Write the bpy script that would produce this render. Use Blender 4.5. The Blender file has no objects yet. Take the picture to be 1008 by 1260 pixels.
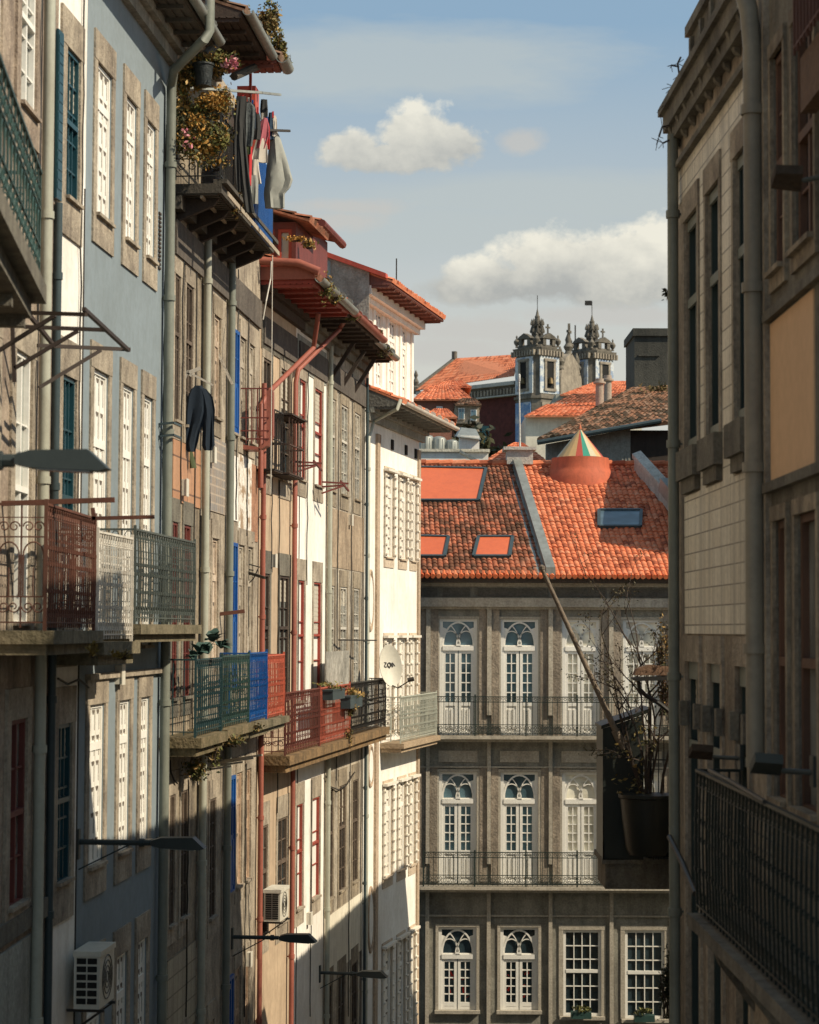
import bpy, math, random
from math import sin, cos, pi, radians, floor
from mathutils import Vector, Matrix
random.seed(7)
V = Vector
S = bpy.context.scene
C = S.collection

# ------------------------------------------------------------------ camera
FPX = 2600.0
CAMZ = 12.0
cam_d = bpy.data.cameras.new('camera')
cam = bpy.data.objects.new('camera', cam_d); C.objects.link(cam)
ROT = Matrix.Rotation(pi/2 + math.atan(145/FPX), 3, 'X') @ Matrix.Rotation(0.0042, 3, 'Z')
cam.location = (0, 0, CAMZ); cam.rotation_euler = ROT.to_euler()
cam_d.sensor_fit = 'HORIZONTAL'; cam_d.sensor_width = 36; cam_d.lens = FPX/1008*36
cam_d.clip_start = 0.1; cam_d.clip_end = 8000
cam_d.dof.use_dof = True; cam_d.dof.focus_distance = 44; cam_d.dof.aperture_fstop = 4.0
S.camera = cam

# ------------------------------------------------------------------ light
SUN_EL = radians(40.0)
SUN_H = V((0.92, -0.39, 0)).normalized()
sun_dir = V((SUN_H.x*cos(SUN_EL), SUN_H.y*cos(SUN_EL), sin(SUN_EL)))
sd = bpy.data.lights.new('sun', 'SUN'); sd.energy = 5.0; sd.angle = radians(0.5); sd.color = (1.0, 0.89, 0.70)
so = bpy.data.objects.new('sun', sd); C.objects.link(so)
so.rotation_euler = sun_dir.to_track_quat('Z', 'Y').to_euler(); so.location = (30, -10, 60)
S.view_settings.view_transform = 'Standard'; S.view_settings.look = 'None'
S.view_settings.exposure = 0.17; S.view_settings.gamma = 1.0

# sky: Nishita with clouds laid out by compass direction and height
W = bpy.data.worlds.new('World'); S.world = W; W.use_nodes = True
wt = W.node_tree; wn = wt.nodes; wl = wt.links; wn.clear()
def wnode(t, **k):
    n = wn.new(t)
    for a, b in k.items(): setattr(n, a, b)
    return n
def wmath(op, a, b=None, c=None, clamp=False):
    n = wnode('ShaderNodeMath', operation=op, use_clamp=clamp)
    for i, v in enumerate((a, b, c)):
        if v is None: continue
        if isinstance(v, (int, float)): n.inputs[i].default_value = v
        else: wl.new(v, n.inputs[i])
    return n.outputs[0]
def wmix(f, a, b):
    n = wnode('ShaderNodeMix', data_type='RGBA')
    for i, v in ((0, f), (6, a), (7, b)):
        if isinstance(v, (int, float)): n.inputs[i].default_value = v
        elif isinstance(v, tuple): n.inputs[i].default_value = v + (1,)
        else: wl.new(v, n.inputs[i])
    return n.outputs[2]
wout = wnode('ShaderNodeOutputWorld'); wbg = wnode('ShaderNodeBackground')
sky = wnode('ShaderNodeTexSky', sky_type='NISHITA', sun_disc=False)
sky.sun_elevation = SUN_EL; sky.sun_rotation = math.atan2(SUN_H.x, SUN_H.y)
sky.air_density = 1.0; sky.dust_density = 1.2; sky.ozone_density = 1.0
wbg.inputs[1].default_value = 0.095
tc = wnode('ShaderNodeTexCoord'); sep = wnode('ShaderNodeSeparateXYZ'); wl.new(tc.outputs['Generated'], sep.inputs[0])
yy = wmath('MAXIMUM', sep.outputs[1], 0.05)
cu = wmath('DIVIDE', sep.outputs[0], yy); cv = wmath('DIVIDE', sep.outputs[2], yy)
comb = wnode('ShaderNodeCombineXYZ'); wl.new(cu, comb.inputs[0]); wl.new(cv, comb.inputs[1])
def wnoise(scale, detail, sx=1, sy=1, off=0, rough=.55):
    mp = wnode('ShaderNodeMapping'); mp.inputs['Scale'].default_value = (sx, sy, 1); mp.inputs['Location'].default_value = (off, off*.7, off)
    wl.new(comb.outputs[0], mp.inputs[0])
    n = wnode('ShaderNodeTexNoise'); n.inputs['Scale'].default_value = scale; n.inputs['Detail'].default_value = detail
    n.inputs['Roughness'].default_value = rough
    wl.new(mp.outputs[0], n.inputs['Vector']); return n.outputs[0]
nz1 = wnoise(26, 9, 1, 1.25, 3.1, .6); nz2 = wnoise(7, 9, .8, 3.2, 8.4, .62); nz3 = wnoise(70, 8, 1, 1.1, 1.7, .66)
def blob(px, py, rx, ry, soft=1.0, flat=0.0):
    """one puff, centred at a compass bearing / height above the horizon, 1 in its middle falling to below 0"""
    u0 = (px-504)/FPX; v0 = (775-py)/FPX
    a = wmath('DIVIDE', wmath('SUBTRACT', cu, u0), rx/FPX); b = wmath('DIVIDE', wmath('SUBTRACT', cv, v0), ry/FPX)
    if flat:   # flattened underside
        b = wmath('MAXIMUM', b, wmath('MULTIPLY', b, -flat))
    d = wmath('ADD', wmath('MULTIPLY', a, a), wmath('MULTIPLY', b, b))
    return wmath('SUBTRACT', 1.0, wmath('POWER', d, .5))
def union(bl):
    r = bl[0]
    for b in bl[1:]: r = wmath('MAXIMUM', r, b)
    return r
nn = wmath('ADD', wmath('MULTIPLY', wmath('SUBTRACT', nz1, .5), 1.9), wmath('MULTIPLY', wmath('SUBTRACT', nz3, .5), 1.35))
def cloud(bl, k=2.2, bias=0.0):
    m = wmath('ADD', union(bl), wmath('MULTIPLY', nn, .8))
    return wmath('MULTIPLY', wmath('ADD', m, bias), k, clamp=True)
c1 = cloud([blob(512,158,54,46,flat=1.3), blob(552,172,58,34,flat=1.4), blob(430,178,42,28,flat=1.4), blob(485,188,96,20)], 3.0, .04)
c2 = cloud([blob(800,312,80,52,flat=1.5), blob(690,320,90,44,flat=1.5), blob(745,306,40,26), blob(600,342,60,30,flat=1.6), blob(880,300,80,60), blob(715,346,200,28), blob(590,352,90,22)], 2.7, .06)
c3 = wmath('MULTIPLY', cloud([blob(640,168,34,18), blob(415,268,60,16), blob(960,250,60,20), blob(610,405,110,18), blob(570,432,90,22), blob(740,385,140,14), blob(420,250,80,14)], 1.6, .1), .75)
veil = wmath('MULTIPLY', wmath('SUBTRACT', wmath('ADD', wmath('MULTIPLY', nz2, 1.15), wmath('MULTIPLY', union([blob(470,70,260,52), blob(420,280,330,50), blob(650,235,400,26)]), .35)), .50), 3.0, clamp=True)
# lit top, grey underside of every puff
def shade(py, h):
    v0 = (775-py)/FPX
    t = wmath('DIVIDE', wmath('SUBTRACT', cv, v0), h/FPX)
    t = wmath('ADD', t, wmath('MULTIPLY', wmath('SUBTRACT', nz1, .5), 3.6))
    t = wmath('ADD', t, wmath('MULTIPLY', wmath('SUBTRACT', nz3, .5), 1.2))
    return wmath('ADD', wmath('MULTIPLY', t, .5), .5, clamp=True)
LITC = (8.2, 7.9, 6.8); SHC = (4.0, 4.1, 3.95)
hz = wmath('SUBTRACT', 1.72, wmath('MULTIPLY', cv, 5.9), clamp=True)          # pale band low over the town
base = wmix(1.0, sky.outputs[0], sky.outputs[0])
SKYBASE = base
base = wmix(wmath('MULTIPLY', hz, 0.95, clamp=True), wmix(.8, base, (2.75, 4.15, 5.5)), (6.0, 6.0, 5.4))
base = wmix(wmath('MULTIPLY', veil, .72), base, (4.7, 5.2, 5.2))
base = wmix(c3, base, (5.3, 5.2, 4.9))
base = wmix(wmath('MULTIPLY', c1, .93), base, wmix(shade(172, 42), SHC, LITC))
base = wmix(wmath('MULTIPLY', c2, .95), base, wmix(shade(328, 46), SHC, LITC))
wl.new(base, wbg.inputs[0]); wl.new(wbg.outputs[0], wout.inputs[0])

# ------------------------------------------------------------------ pixel <-> world helpers
def ray(px, py):
    return ROT @ V(((px-504)/FPX, (630-py)/FPX, -1))
def at(px, py, Y):
    d = ray(px, py); return V((0, 0, CAMZ)) + d*(Y/d.y)
def g2(px, Y):
    p = at(px, 775, Y); return V((p.x, p.y))
class Fac:
    """a vertical facade plane: u along it, w out of it towards the street, z up"""
    def __init__(s, p0, p1):
        s.p0 = V((p0[0], p0[1], 0)); d = V((p1[0]-p0[0], p1[1]-p0[1], 0)); s.len = d.length
        s.t = d.normalized(); s.n = V((s.t.y, -s.t.x, 0))
    def P(s, u, w, z): return s.p0 + s.t*u + s.n*w + V((0, 0, z))
    def uz(s, px, py, w=0):
        d = ray(px, py); o = V((0, 0, CAMZ))
        k = ((s.p0 + s.n*w) - o).dot(s.n)/d.dot(s.n)
        q = o + d*k; r = q - s.p0
        return r.dot(s.t), q.z
    def u(s, px, py=775, w=0): return s.uz(px, py, w)[0]
    def z(s, px, py, w=0): return s.uz(px, py, w)[1]
    def sub(s, u0, u1):
        a = s.P(u0, 0, 0); b = s.P(u1, 0, 0); return Fac((a.x, a.y), (b.x, b.y))

# ------------------------------------------------------------------ scene graph helpers
def tag(o, label=None, cat=None, group=None, kind=None):
    if label: o['label'] = label
    if cat: o['category'] = cat
    if group: o['group'] = group
    if kind: o['kind'] = kind
    return o
def thing(name, label, cat, loc=(0, 0, 0), group=None):
    o = bpy.data.objects.new(name, None); C.objects.link(o); o.location = loc; o.empty_display_size = .3
    return tag(o, label, cat, group)
ROOTLOC = {}
def rootloc(o):
    while o.parent: o = o.parent
    return V(o.location)
SPLIT = {'corbel','bracket','frieze_panel','frieze','pier','pilaster','roof_strut','clothes_pole','urn','string_course','window_sill','post','window_apron','dentil','chimney_pot'}
class MB:
    def __init__(s): s.v = []; s.f = []; s.m = []; s.uv = None
    def quad(s, a, b, c, d, m=0):
        i = len(s.v); s.v += [V(a), V(b), V(c), V(d)]; s.f.append((i, i+1, i+2, i+3)); s.m.append(m)
    def hexa(s, c, m=0):
        i = len(s.v); s.v += [V(x) for x in c]
        for q in ((0,3,2,1),(4,5,6,7),(0,1,5,4),(1,2,6,5),(2,3,7,6),(3,0,4,7)):
            s.f.append(tuple(i+k for k in q)); s.m.append(m)
    def box(s, F, u0, u1, w0, w1, z0, z1, m=0):
        if u1 < u0: u0, u1 = u1, u0
        if w1 < w0: w0, w1 = w1, w0
        if z1 < z0: z0, z1 = z1, z0
        s.hexa([F.P(u0,w0,z0), F.P(u1,w0,z0), F.P(u1,w1,z0), F.P(u0,w1,z0), F.P(u0,w0,z1), F.P(u1,w0,z1), F.P(u1,w1,z1), F.P(u0,w1,z1)], m)
        return s
    def bar(s, a, b, t=.02, t2=None, m=0, up=None):
        a = V(a); b = V(b); d = (b-a)
        if d.length < 1e-6: return s
        d.normalize(); r = V(up) if up else (V((0,0,1)) if abs(d.z) < .9 else V((0,1,0)))
        x = d.cross(r).normalized(); y = x.cross(d).normalized(); t2 = t2 or t; x = x*t/2; y = y*t2/2
        s.hexa([a-x-y, a+x-y, a+x+y, a-x+y, b-x-y, b+x-y, b+x+y, b-x+y], m); return s
    def tube(s, pts, r, n=8, m=0, caps=True, closed=False):
        pts = [V(p) for p in pts]; N = len(pts)
        rr = r if isinstance(r, (list, tuple)) else [r]*N
        i0 = len(s.v); prev = None
        for k, p in enumerate(pts):
            if closed: d = pts[(k+1) % N]-pts[k-1]
            else: d = pts[min(k+1, N-1)]-pts[max(k-1, 0)]
            if d.length < 1e-9: d = V((0,0,1))
            d.normalize()
            if prev is None:
                r0 = V((0,0,1)) if abs(d.z) < .9 else V((1,0,0)); x = d.cross(r0).normalized()
            else:
                x = prev - d*prev.dot(d)
                if x.length < 1e-6: x = d.cross(V((.3,.5,.8)))
                x.normalize()
            prev = x; y = d.cross(x)
            for j in range(n):
                a = 2*pi*j/n; s.v.append(p + x*(cos(a)*rr[k]) + y*(sin(a)*rr[k]))
        for k in range(N if closed else N-1):
            for j in range(n):
                a = i0+k*n; b = i0+((k+1) % N)*n; j2 = (j+1) % n
                s.f.append((a+j, a+j2, b+j2, b+j)); s.m.append(m)
        if caps and not closed:
            s.f.append(tuple(i0+j for j in range(n))[::-1]); s.m.append(m)
            s.f.append(tuple(i0+(N-1)*n+j for j in range(n))); s.m.append(m)
        return s
    def prism(s, poly, d, m=0):
        """closed polygon (world points) extruded by vector d"""
        n = len(poly); i = len(s.v); d = V(d)
        s.v += [V(p) for p in poly] + [V(p)+d for p in poly]
        s.f.append(tuple(range(i, i+n))[::-1]); s.m.append(m)
        s.f.append(tuple(range(i+n, i+2*n))); s.m.append(m)
        for k in range(n):
            k2 = (k+1) % n; s.f.append((i+k, i+k2, i+n+k2, i+n+k)); s.m.append(m)
        return s
    def lathe(s, base, prof, n=16, m=0, sq=0, rot=0, axis=None):
        """prof: list of (radius, height)"""
        i0 = len(s.v); base = V(base)
        for r, h in prof:
            for j in range(n):
                a = 2*pi*j/n+rot; s.v.append(base+V((cos(a)*r, sin(a)*r, h)))
        for k in range(len(prof)-1):
            for j in range(n):
                j2 = (j+1) % n; a = i0+k*n; b = a+n
                s.f.append((a+j, a+j2, b+j2, b+j)); s.m.append(m)
        s.f.append(tuple(i0+j for j in range(n))[::-1]); s.m.append(m)
        s.f.append(tuple(i0+(len(prof)-1)*n+j for j in range(n))); s.m.append(m)
        return s
    def build(s, name, mats, parent=None, smooth=False, loc=None, uvs=None):
        if not s.f: return None
        if parent and name in SPLIT and not s.uv:
            par = list(range(len(s.v)))
            def fd(x):
                while par[x] != x: par[x] = par[par[x]]; x = par[x]
                return x
            for f in s.f:
                r0 = fd(f[0])
                for x in f[1:]: par[fd(x)] = r0
            comp = {}
            for f, m_ in zip(s.f, s.m): comp.setdefault(fd(f[0]), []).append((f, m_))
            if len(comp) > 1:
                o = None
                for fs in comp.values():
                    c = MB(); mp = {}
                    for f, m_ in fs:
                        for x in f:
                            if x not in mp: mp[x] = len(c.v); c.v.append(s.v[x])
                        c.f.append(tuple(mp[x] for x in f)); c.m.append(m_)
                    o = c.build(name, mats, parent, smooth)
                return o
        L = rootloc(parent) if parent else (V(loc) if loc is not None else V((sum(p.x for p in s.v)/len(s.v), sum(p.y for p in s.v)/len(s.v), min(p.z for p in s.v))))
        me = bpy.data.meshes.new(name)
        me.from_pydata([tuple(p-L) for p in s.v], [], s.f)
        if not isinstance(mats, (list, tuple)): mats = [mats]
        for mm in mats: me.materials.append(mm)
        if len(mats) > 1: me.polygons.foreach_set('material_index', s.m)
        if s.uv:
            ul = me.uv_layers.new(name='UVMap')
            for lp in me.loops: ul.data[lp.index].uv = s.uv[lp.vertex_index]
        if smooth:
            me.polygons.foreach_set('use_smooth', [True]*len(me.polygons)); me.set_sharp_from_angle(angle=radians(42))
        me.update()
        o = bpy.data.objects.new(name, me); C.objects.link(o)
        if parent: o.parent = parent
        else: o.location = L
        return o
def fbox(mb, px0, px1, py0, py1, Y, depth, m=0):
    """a box whose near face fills the given span at distance Y"""
    a = at(px0, py1, Y); b = at(px1, py0, Y)
    mb.hexa([(a.x,Y,a.z),(b.x,Y,a.z),(b.x,Y+depth,a.z),(a.x,Y+depth,a.z),(a.x,Y,b.z),(b.x,Y,b.z),(b.x,Y+depth,b.z),(a.x,Y+depth,b.z)], m)

# ------------------------------------------------------------------ materials
MATS = {}
def newmat(name):
    m = bpy.data.materials.new(name); m.use_nodes = True; nt = m.node_tree
    return m, nt, nt.nodes['Principled BSDF']
def _noise(nt, scale, detail=4, sc=(1,1,1), rough=.6, coord='pos'):
    g = nt.nodes.new('ShaderNodeNewGeometry'); mp = nt.nodes.new('ShaderNodeMapping'); mp.inputs['Scale'].default_value = sc
    mp.inputs['Location'].default_value = (random.random()*20, random.random()*20, random.random()*20)
    nt.links.new(g.outputs['Position'], mp.inputs[0])
    n = nt.nodes.new('ShaderNodeTexNoise'); n.inputs['Scale'].default_value = scale; n.inputs['Detail'].default_value = detail; n.inputs['Roughness'].default_value = rough
    nt.links.new(mp.outputs[0], n.inputs['Vector']); return n.outputs[0]
def _ramp(nt, fac, stops):
    r = nt.nodes.new('ShaderNodeValToRGB'); e = r.color_ramp.elements
    while len(e) < len(stops): e.new(.5)
    for k, (p, c) in enumerate(stops): e[k].position = p; e[k].color = (c if len(c) == 4 else tuple(c)+(1,))
    nt.links.new(fac, r.inputs[0]); return r.outputs[0]
def _mix(nt, f, a, b, mode='MIX'):
    n = nt.nodes.new('ShaderNodeMix'); n.data_type = 'RGBA'; n.blend_type = mode
    for i, v in ((0, f), (6, a), (7, b)):
        if isinstance(v, (int, float)): n.inputs[i].default_value = v
        elif isinstance(v, tuple): n.inputs[i].default_value = v+(1,)
        else: nt.links.new(v, n.inputs[i])
    return n.outputs[2]
def _bump(nt, b, h, strength, dist):
    n = nt.nodes.new('ShaderNodeBump'); n.inputs['Strength'].default_value = strength; n.inputs['Distance'].default_value = dist
    nt.links.new(h, n.inputs['Height']); nt.links.new(n.outputs[0], b.inputs['Normal'])
def surf(name, c, dirt=None, amount=.5, streak=.4, rough=.85, grain=.03, gscale=18, big=.6, metal=0, spec=.3, lo=.42, hi=.72):
    """weathered paint, plaster or stone: base colour, large stains, rain streaks running down, fine grain"""
    if name in MATS: return MATS[name]
    m, nt, b = newmat(name); c = tuple(c)
    dirt = tuple(dirt) if dirt else tuple(x*.45 for x in c)
    n1 = _ramp(nt, _noise(nt, big, 6, rough=.68), [(lo, (0,0,0)), (hi, (1,1,1))])
    n2 = _ramp(nt, _noise(nt, 1.0, 5, (4.5, 4.5, .35), .65), [(.48, (0,0,0)), (.75, (1,1,1))])
    n3 = _noise(nt, gscale, 3)
    col = _mix(nt, _mix(nt, 1.0, n1, (amount,)*3, 'MULTIPLY'), c, dirt)
    col = _mix(nt, _mix(nt, 1.0, n2, (streak,)*3, 'MULTIPLY'), col, dirt)
    n4 = _ramp(nt, _noise(nt, 5.5, 7, (1, 1, .7), .7), [(.46, (0,0,0)), (.66, (1,1,1))])
    col = _mix(nt, _mix(nt, 1.0, n4, (amount*.55,)*3, 'MULTIPLY'), col, dirt)
    g0, g1 = (.93, 1.05) if grain <= .006 else (.70, 1.2)
    col = _mix(nt, 1.0, col, _ramp(nt, n3, [(.25, (g0,)*3), (.75, (g1,)*3)]), 'MULTIPLY')
    nt.links.new(col, b.inputs['Base Color'])
    b.inputs['Roughness'].default_value = rough; b.inputs['Metallic'].default_value = metal
    b.inputs['Specular IOR Level'].default_value = spec
    _bump(nt, b, n3, .6, grain)
    MATS[name] = m; return m
def glass(name, c=(.012,.02,.024), rough=.06, wob=.3):
    if name in MATS: return MATS[name]
    m, nt, b = newmat(name)
    n = _noise(nt, .9, 2); nt.links.new(_mix(nt, _ramp(nt, n, [(.4,(0,0,0)),(.6,(1,1,1))]), tuple(c), tuple(min(1,x*2.2+.004) for x in c)), b.inputs['Base Color'])
    b.inputs['Roughness'].default_value = rough; b.inputs['Specular IOR Level'].default_value = .75
    _bump(nt, b, _noise(nt, 1.6, 1), wob, .02)
    MATS[name] = m; return m
def tiledwall(name, c1, c2, mortar, axis='y', bw=.42, rh=.42, off=0.0, ms=.012, dirt=.35):
    if name in MATS: return MATS[name]
    m, nt, b = newmat(name)
    g = nt.nodes.new('ShaderNodeNewGeometry'); sp = nt.nodes.new('ShaderNodeSeparateXYZ'); nt.links.new(g.outputs['Position'], sp.inputs[0])
    cb = nt.nodes.new('ShaderNodeCombineXYZ'); nt.links.new(sp.outputs[1 if axis == 'y' else 0], cb.inputs[0]); nt.links.new(sp.outputs[2], cb.inputs[1])
    br = nt.nodes.new('ShaderNodeTexBrick'); nt.links.new(cb.outputs[0], br.inputs['Vector'])
    br.offset = off; br.inputs['Scale'].default_value = 1; br.inputs['Brick Width'].default_value = bw; br.inputs['Row Height'].default_value = rh
    br.inputs['Mortar Size'].default_value = ms; br.inputs['Color1'].default_value = tuple(c1)+(1,); br.inputs['Color2'].default_value = tuple(c2)+(1,); br.inputs['Mortar'].default_value = tuple(mortar)+(1,)
    n2 = _ramp(nt, _noise(nt, 1.0, 5, (4, 4, .3)), [(.42, (0,0,0)), (.75, (1,1,1))])
    col = _mix(nt, _mix(nt, 1.0, n2, (dirt,)*3, 'MULTIPLY'), br.outputs[0], tuple(x*.4 for x in c1))
    col = _mix(nt, 1.0, col, _ramp(nt, _noise(nt, 20, 3), [(.25, (.8,)*3), (.75, (1.12,)*3)]), 'MULTIPLY')
    nt.links.new(col, b.inputs['Base Color']); b.inputs['Roughness'].default_value = .6
    _bump(nt, b, br.outputs['Fac'], -.5, .01)
    MATS[name] = m; return m
def rooftile(name, c, dark, moss=(.03,.035,.015), lo=.5, hi=.62, amt=.8, dk=.3):
    """clay tile: UV counts tiles, so each tile gets its own tone; old tiles carry dark moss"""
    if name in MATS: return MATS[name]
    m, nt, b = newmat(name)
    uv = nt.nodes.new('ShaderNodeUVMap'); fl = nt.nodes.new('ShaderNodeVectorMath'); fl.operation = 'FLOOR'; nt.links.new(uv.outputs[0], fl.inputs[0])
    wn_ = nt.nodes.new('ShaderNodeTexWhiteNoise'); wn_.noise_dimensions = '2D'; nt.links.new(fl.outputs[0], wn_.inputs['Vector'])
    tile = _ramp(nt, wn_.outputs[0], [(0, tuple(x*.78 for x in c)), (.3, tuple(c)), (.7, tuple(min(1, x*1.12) for x in c)), (1, (min(1,c[0]*1.1), c[1]*1.45, c[2]*1.7))])
    tile = _mix(nt, _ramp(nt, wn_.outputs[0], [(dk, (1,1,1)), (dk+.02, (0,0,0))]) , tile, tuple(dark))
    n1 = _ramp(nt, _noise(nt, 1.3, 7, rough=.7), [(lo, (0,0,0)), (hi, (amt,)*3)])
    col = _mix(nt, n1, tile, tuple(moss))
    col = _mix(nt, 1.0, col, _ramp(nt, _noise(nt, 14, 4), [(.25, (.7,)*3), (.75, (1.15,)*3)]), 'MULTIPLY')
    nt.links.new(col, b.inputs['Base Color']); b.inputs['Roughness'].default_value = .9; b.inputs['Specular IOR Level'].default_value = .15
    _bump(nt, b, _noise(nt, 30, 3), .4, .01)
    MATS[name] = m; return m
def leafmat(name, c1, c2, tr=.25):
    if name in MATS: return MATS[name]
    m, nt, b = newmat(name)
    oi = _noise(nt, 9, 2); nt.links.new(_mix(nt, _ramp(nt, oi, [(.35,(0,0,0)),(.65,(1,1,1))]), tuple(c1), tuple(c2)), b.inputs['Base Color'])
    b.inputs['Roughness'].default_value = .6; b.inputs['Specular IOR Level'].default_value = .25
    MATS[name] = m; return m

WHITE = surf('white_paint', (.82,.79,.72), (.42,.36,.28), .18, .12, .55, .003, big=1.6)
WALLW = surf('white_plaster', (.86,.82,.745), (.46,.39,.30), .42, .32, .9, .003, big=.5)
CREAM = surf('cream_plaster', (.74,.68,.55), (.35,.29,.20), .4, .35, .9, .006)
BLUEW = surf('blue_plaster', (.225,.265,.285), (.13,.145,.14), .35, .14, .9, .004, gscale=11, big=.45)
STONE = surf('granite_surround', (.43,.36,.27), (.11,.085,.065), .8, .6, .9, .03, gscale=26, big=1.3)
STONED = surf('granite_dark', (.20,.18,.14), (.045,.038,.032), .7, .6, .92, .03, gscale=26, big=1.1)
STONEB = surf('granite_brown', (.35,.285,.20), (.075,.058,.045), .8, .7, .92, .03, gscale=22, big=.9)
STONEP = surf('granite_pink', (.41,.325,.245), (.10,.07,.055), .8, .6, .92, .03, gscale=26, big=1.3)
GREYST = surf('granite_grey', (.30,.285,.235), (.10,.09,.075), .75, .6, .92, .012, gscale=20, big=.8)
GREYTR = surf('stone_trim', (.46,.41,.33), (.2,.17,.13), .5, .4, .9, .01, gscale=20)
TAN = surf('ochre_plaster', (.52,.39,.265), (.26,.185,.125), .55, .55, .9, .005, gscale=12)
GREYPL = surf('grey_plaster', (.36,.36,.31), (.15,.14,.115), .6, .55, .9, .02)
DIRTYW = surf('stained_plaster', (.52,.45,.35), (.10,.08,.06), .9, .9, .9, .03, big=.7)
WOOD = surf('old_wood', (.15,.11,.08), (.045,.03,.02), .7, .6, .8, .01, gscale=40)
DKWOOD = surf('dark_wood', (.07,.05,.038), (.02,.015,.012), .6, .4, .8, .01, gscale=40)
PLANK = surf('grey_planks', (.10,.088,.07), (.05,.04,.03), .6, .5, .85, .02, gscale=30)
REDW = surf('red_paint', (.34,.06,.04), (.13,.03,.022), .5, .4, .6, .006)
REDD = surf('dark_red_paint', (.17,.04,.03), (.06,.02,.017), .5, .5, .6, .006)
REDB = surf('bright_red_paint', (.50,.08,.045), (.2,.04,.03), .4, .3, .55, .004)
TERRA = surf('terracotta_pipe_paint', (.34,.11,.075), (.16,.05,.035), .5, .4, .5, .005)
TEAL = surf('teal_paint', (.015,.06,.075), (.008,.025,.03), .4, .3, .35, .003)
BLUE = surf('blue_paint', (.008,.085,.30), (.006,.04,.13), .35, .35, .45, .003)
GREENI = surf('green_iron', (.035,.075,.065), (.015,.03,.025), .5, .4, .5, .003)
TEALI = surf('teal_iron', (.022,.052,.055), (.015,.04,.045), .5, .4, .45, .003)
IRON = surf('black_iron', (.025,.025,.023), (.05,.03,.018), .4, .3, .5, .003)
GREYI = surf('grey_green_iron', (.085,.10,.09), (.05,.055,.045), .5, .4, .5, .003)
RUSTI = surf('rusty_iron', (.14,.055,.035), (.05,.025,.018), .6, .4, .7, .004)
WHITEI = surf('white_iron', (.66,.62,.54), (.33,.25,.18), .45, .5, .6, .003)
PIPEC = surf('cream_pipe_paint', (.42,.42,.34), (.22,.19,.14), .4, .5, .45, .003)
PIPEG = surf('grey_pipe_paint', (.21,.22,.18), (.10,.10,.08), .5, .5, .45, .003)
PIPED = surf('dark_pipe_paint', (.05,.07,.075), (.02,.03,.03), .4, .4, .4, .003)
ZINC = surf('zinc', (.30,.31,.28), (.12,.11,.09), .6, .5, .45, .004, metal=.25)
LAMPM = surf('lamp_metal', (.045,.055,.052), (.02,.025,.024), .4, .3, .45, .002)
CONC = surf('mossy_concrete', (.22,.18,.115), (.05,.045,.022), .75, .6, .95, .03, big=1.6)
PLAST = surf('ac_casing', (.66,.62,.52), (.35,.3,.23), .35, .4, .5, .002)
GLASS = glass('window_glass'); GLASSB = glass('sky_toned_window_glass', (.045,.08,.095)); GLASSC = glass('curtained_glass', (.42,.40,.33), .12, .15)  # GLASSB: blue-grey base colour carries the reflected sky
GLASSM = glass('milky_glass', (.16,.17,.155), .1)
DARK = surf('interior_dark', (.018,.017,.015), (.01,.01,.01), .3, .2, .9, .0)
TILE = rooftile('orange_roof_tile', (.62,.19,.09), (.36,.10,.05), (.10,.055,.03), lo=.54, hi=.76, amt=.55, dk=.12)
TILEM = rooftile('mossy_roof_tile', (.42,.135,.07), (.20,.08,.045), (.06,.04,.025), lo=.40, hi=.64, amt=.8, dk=.40)
TILEO = rooftile('old_brown_roof_tile', (.22,.11,.065), (.07,.045,.028), (.03,.026,.016), lo=.44, hi=.60, amt=.85, dk=.3)

BLINDC = surf('cloth_blind', (.50,.45,.36), (.25,.21,.16), .4, .3, .8, .002)
WR = random.Random(99)
def cable(F, root, px, y0, y1, w=.03, r=.011, mat=None, swing=.05, name='cable'):
    u = F.u(px, (y0+y1)/2); z1 = F.z(px, y0); z0 = F.z(px, y1); mb = MB(); n = 14
    mb.tube([F.P(u+WR.uniform(-swing, swing)*(0 < k < n), w, z1+(z0-z1)*k/n) for k in range(n+1)], r, 5); return mb.build(name, mat or IRON, root, True)

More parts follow.
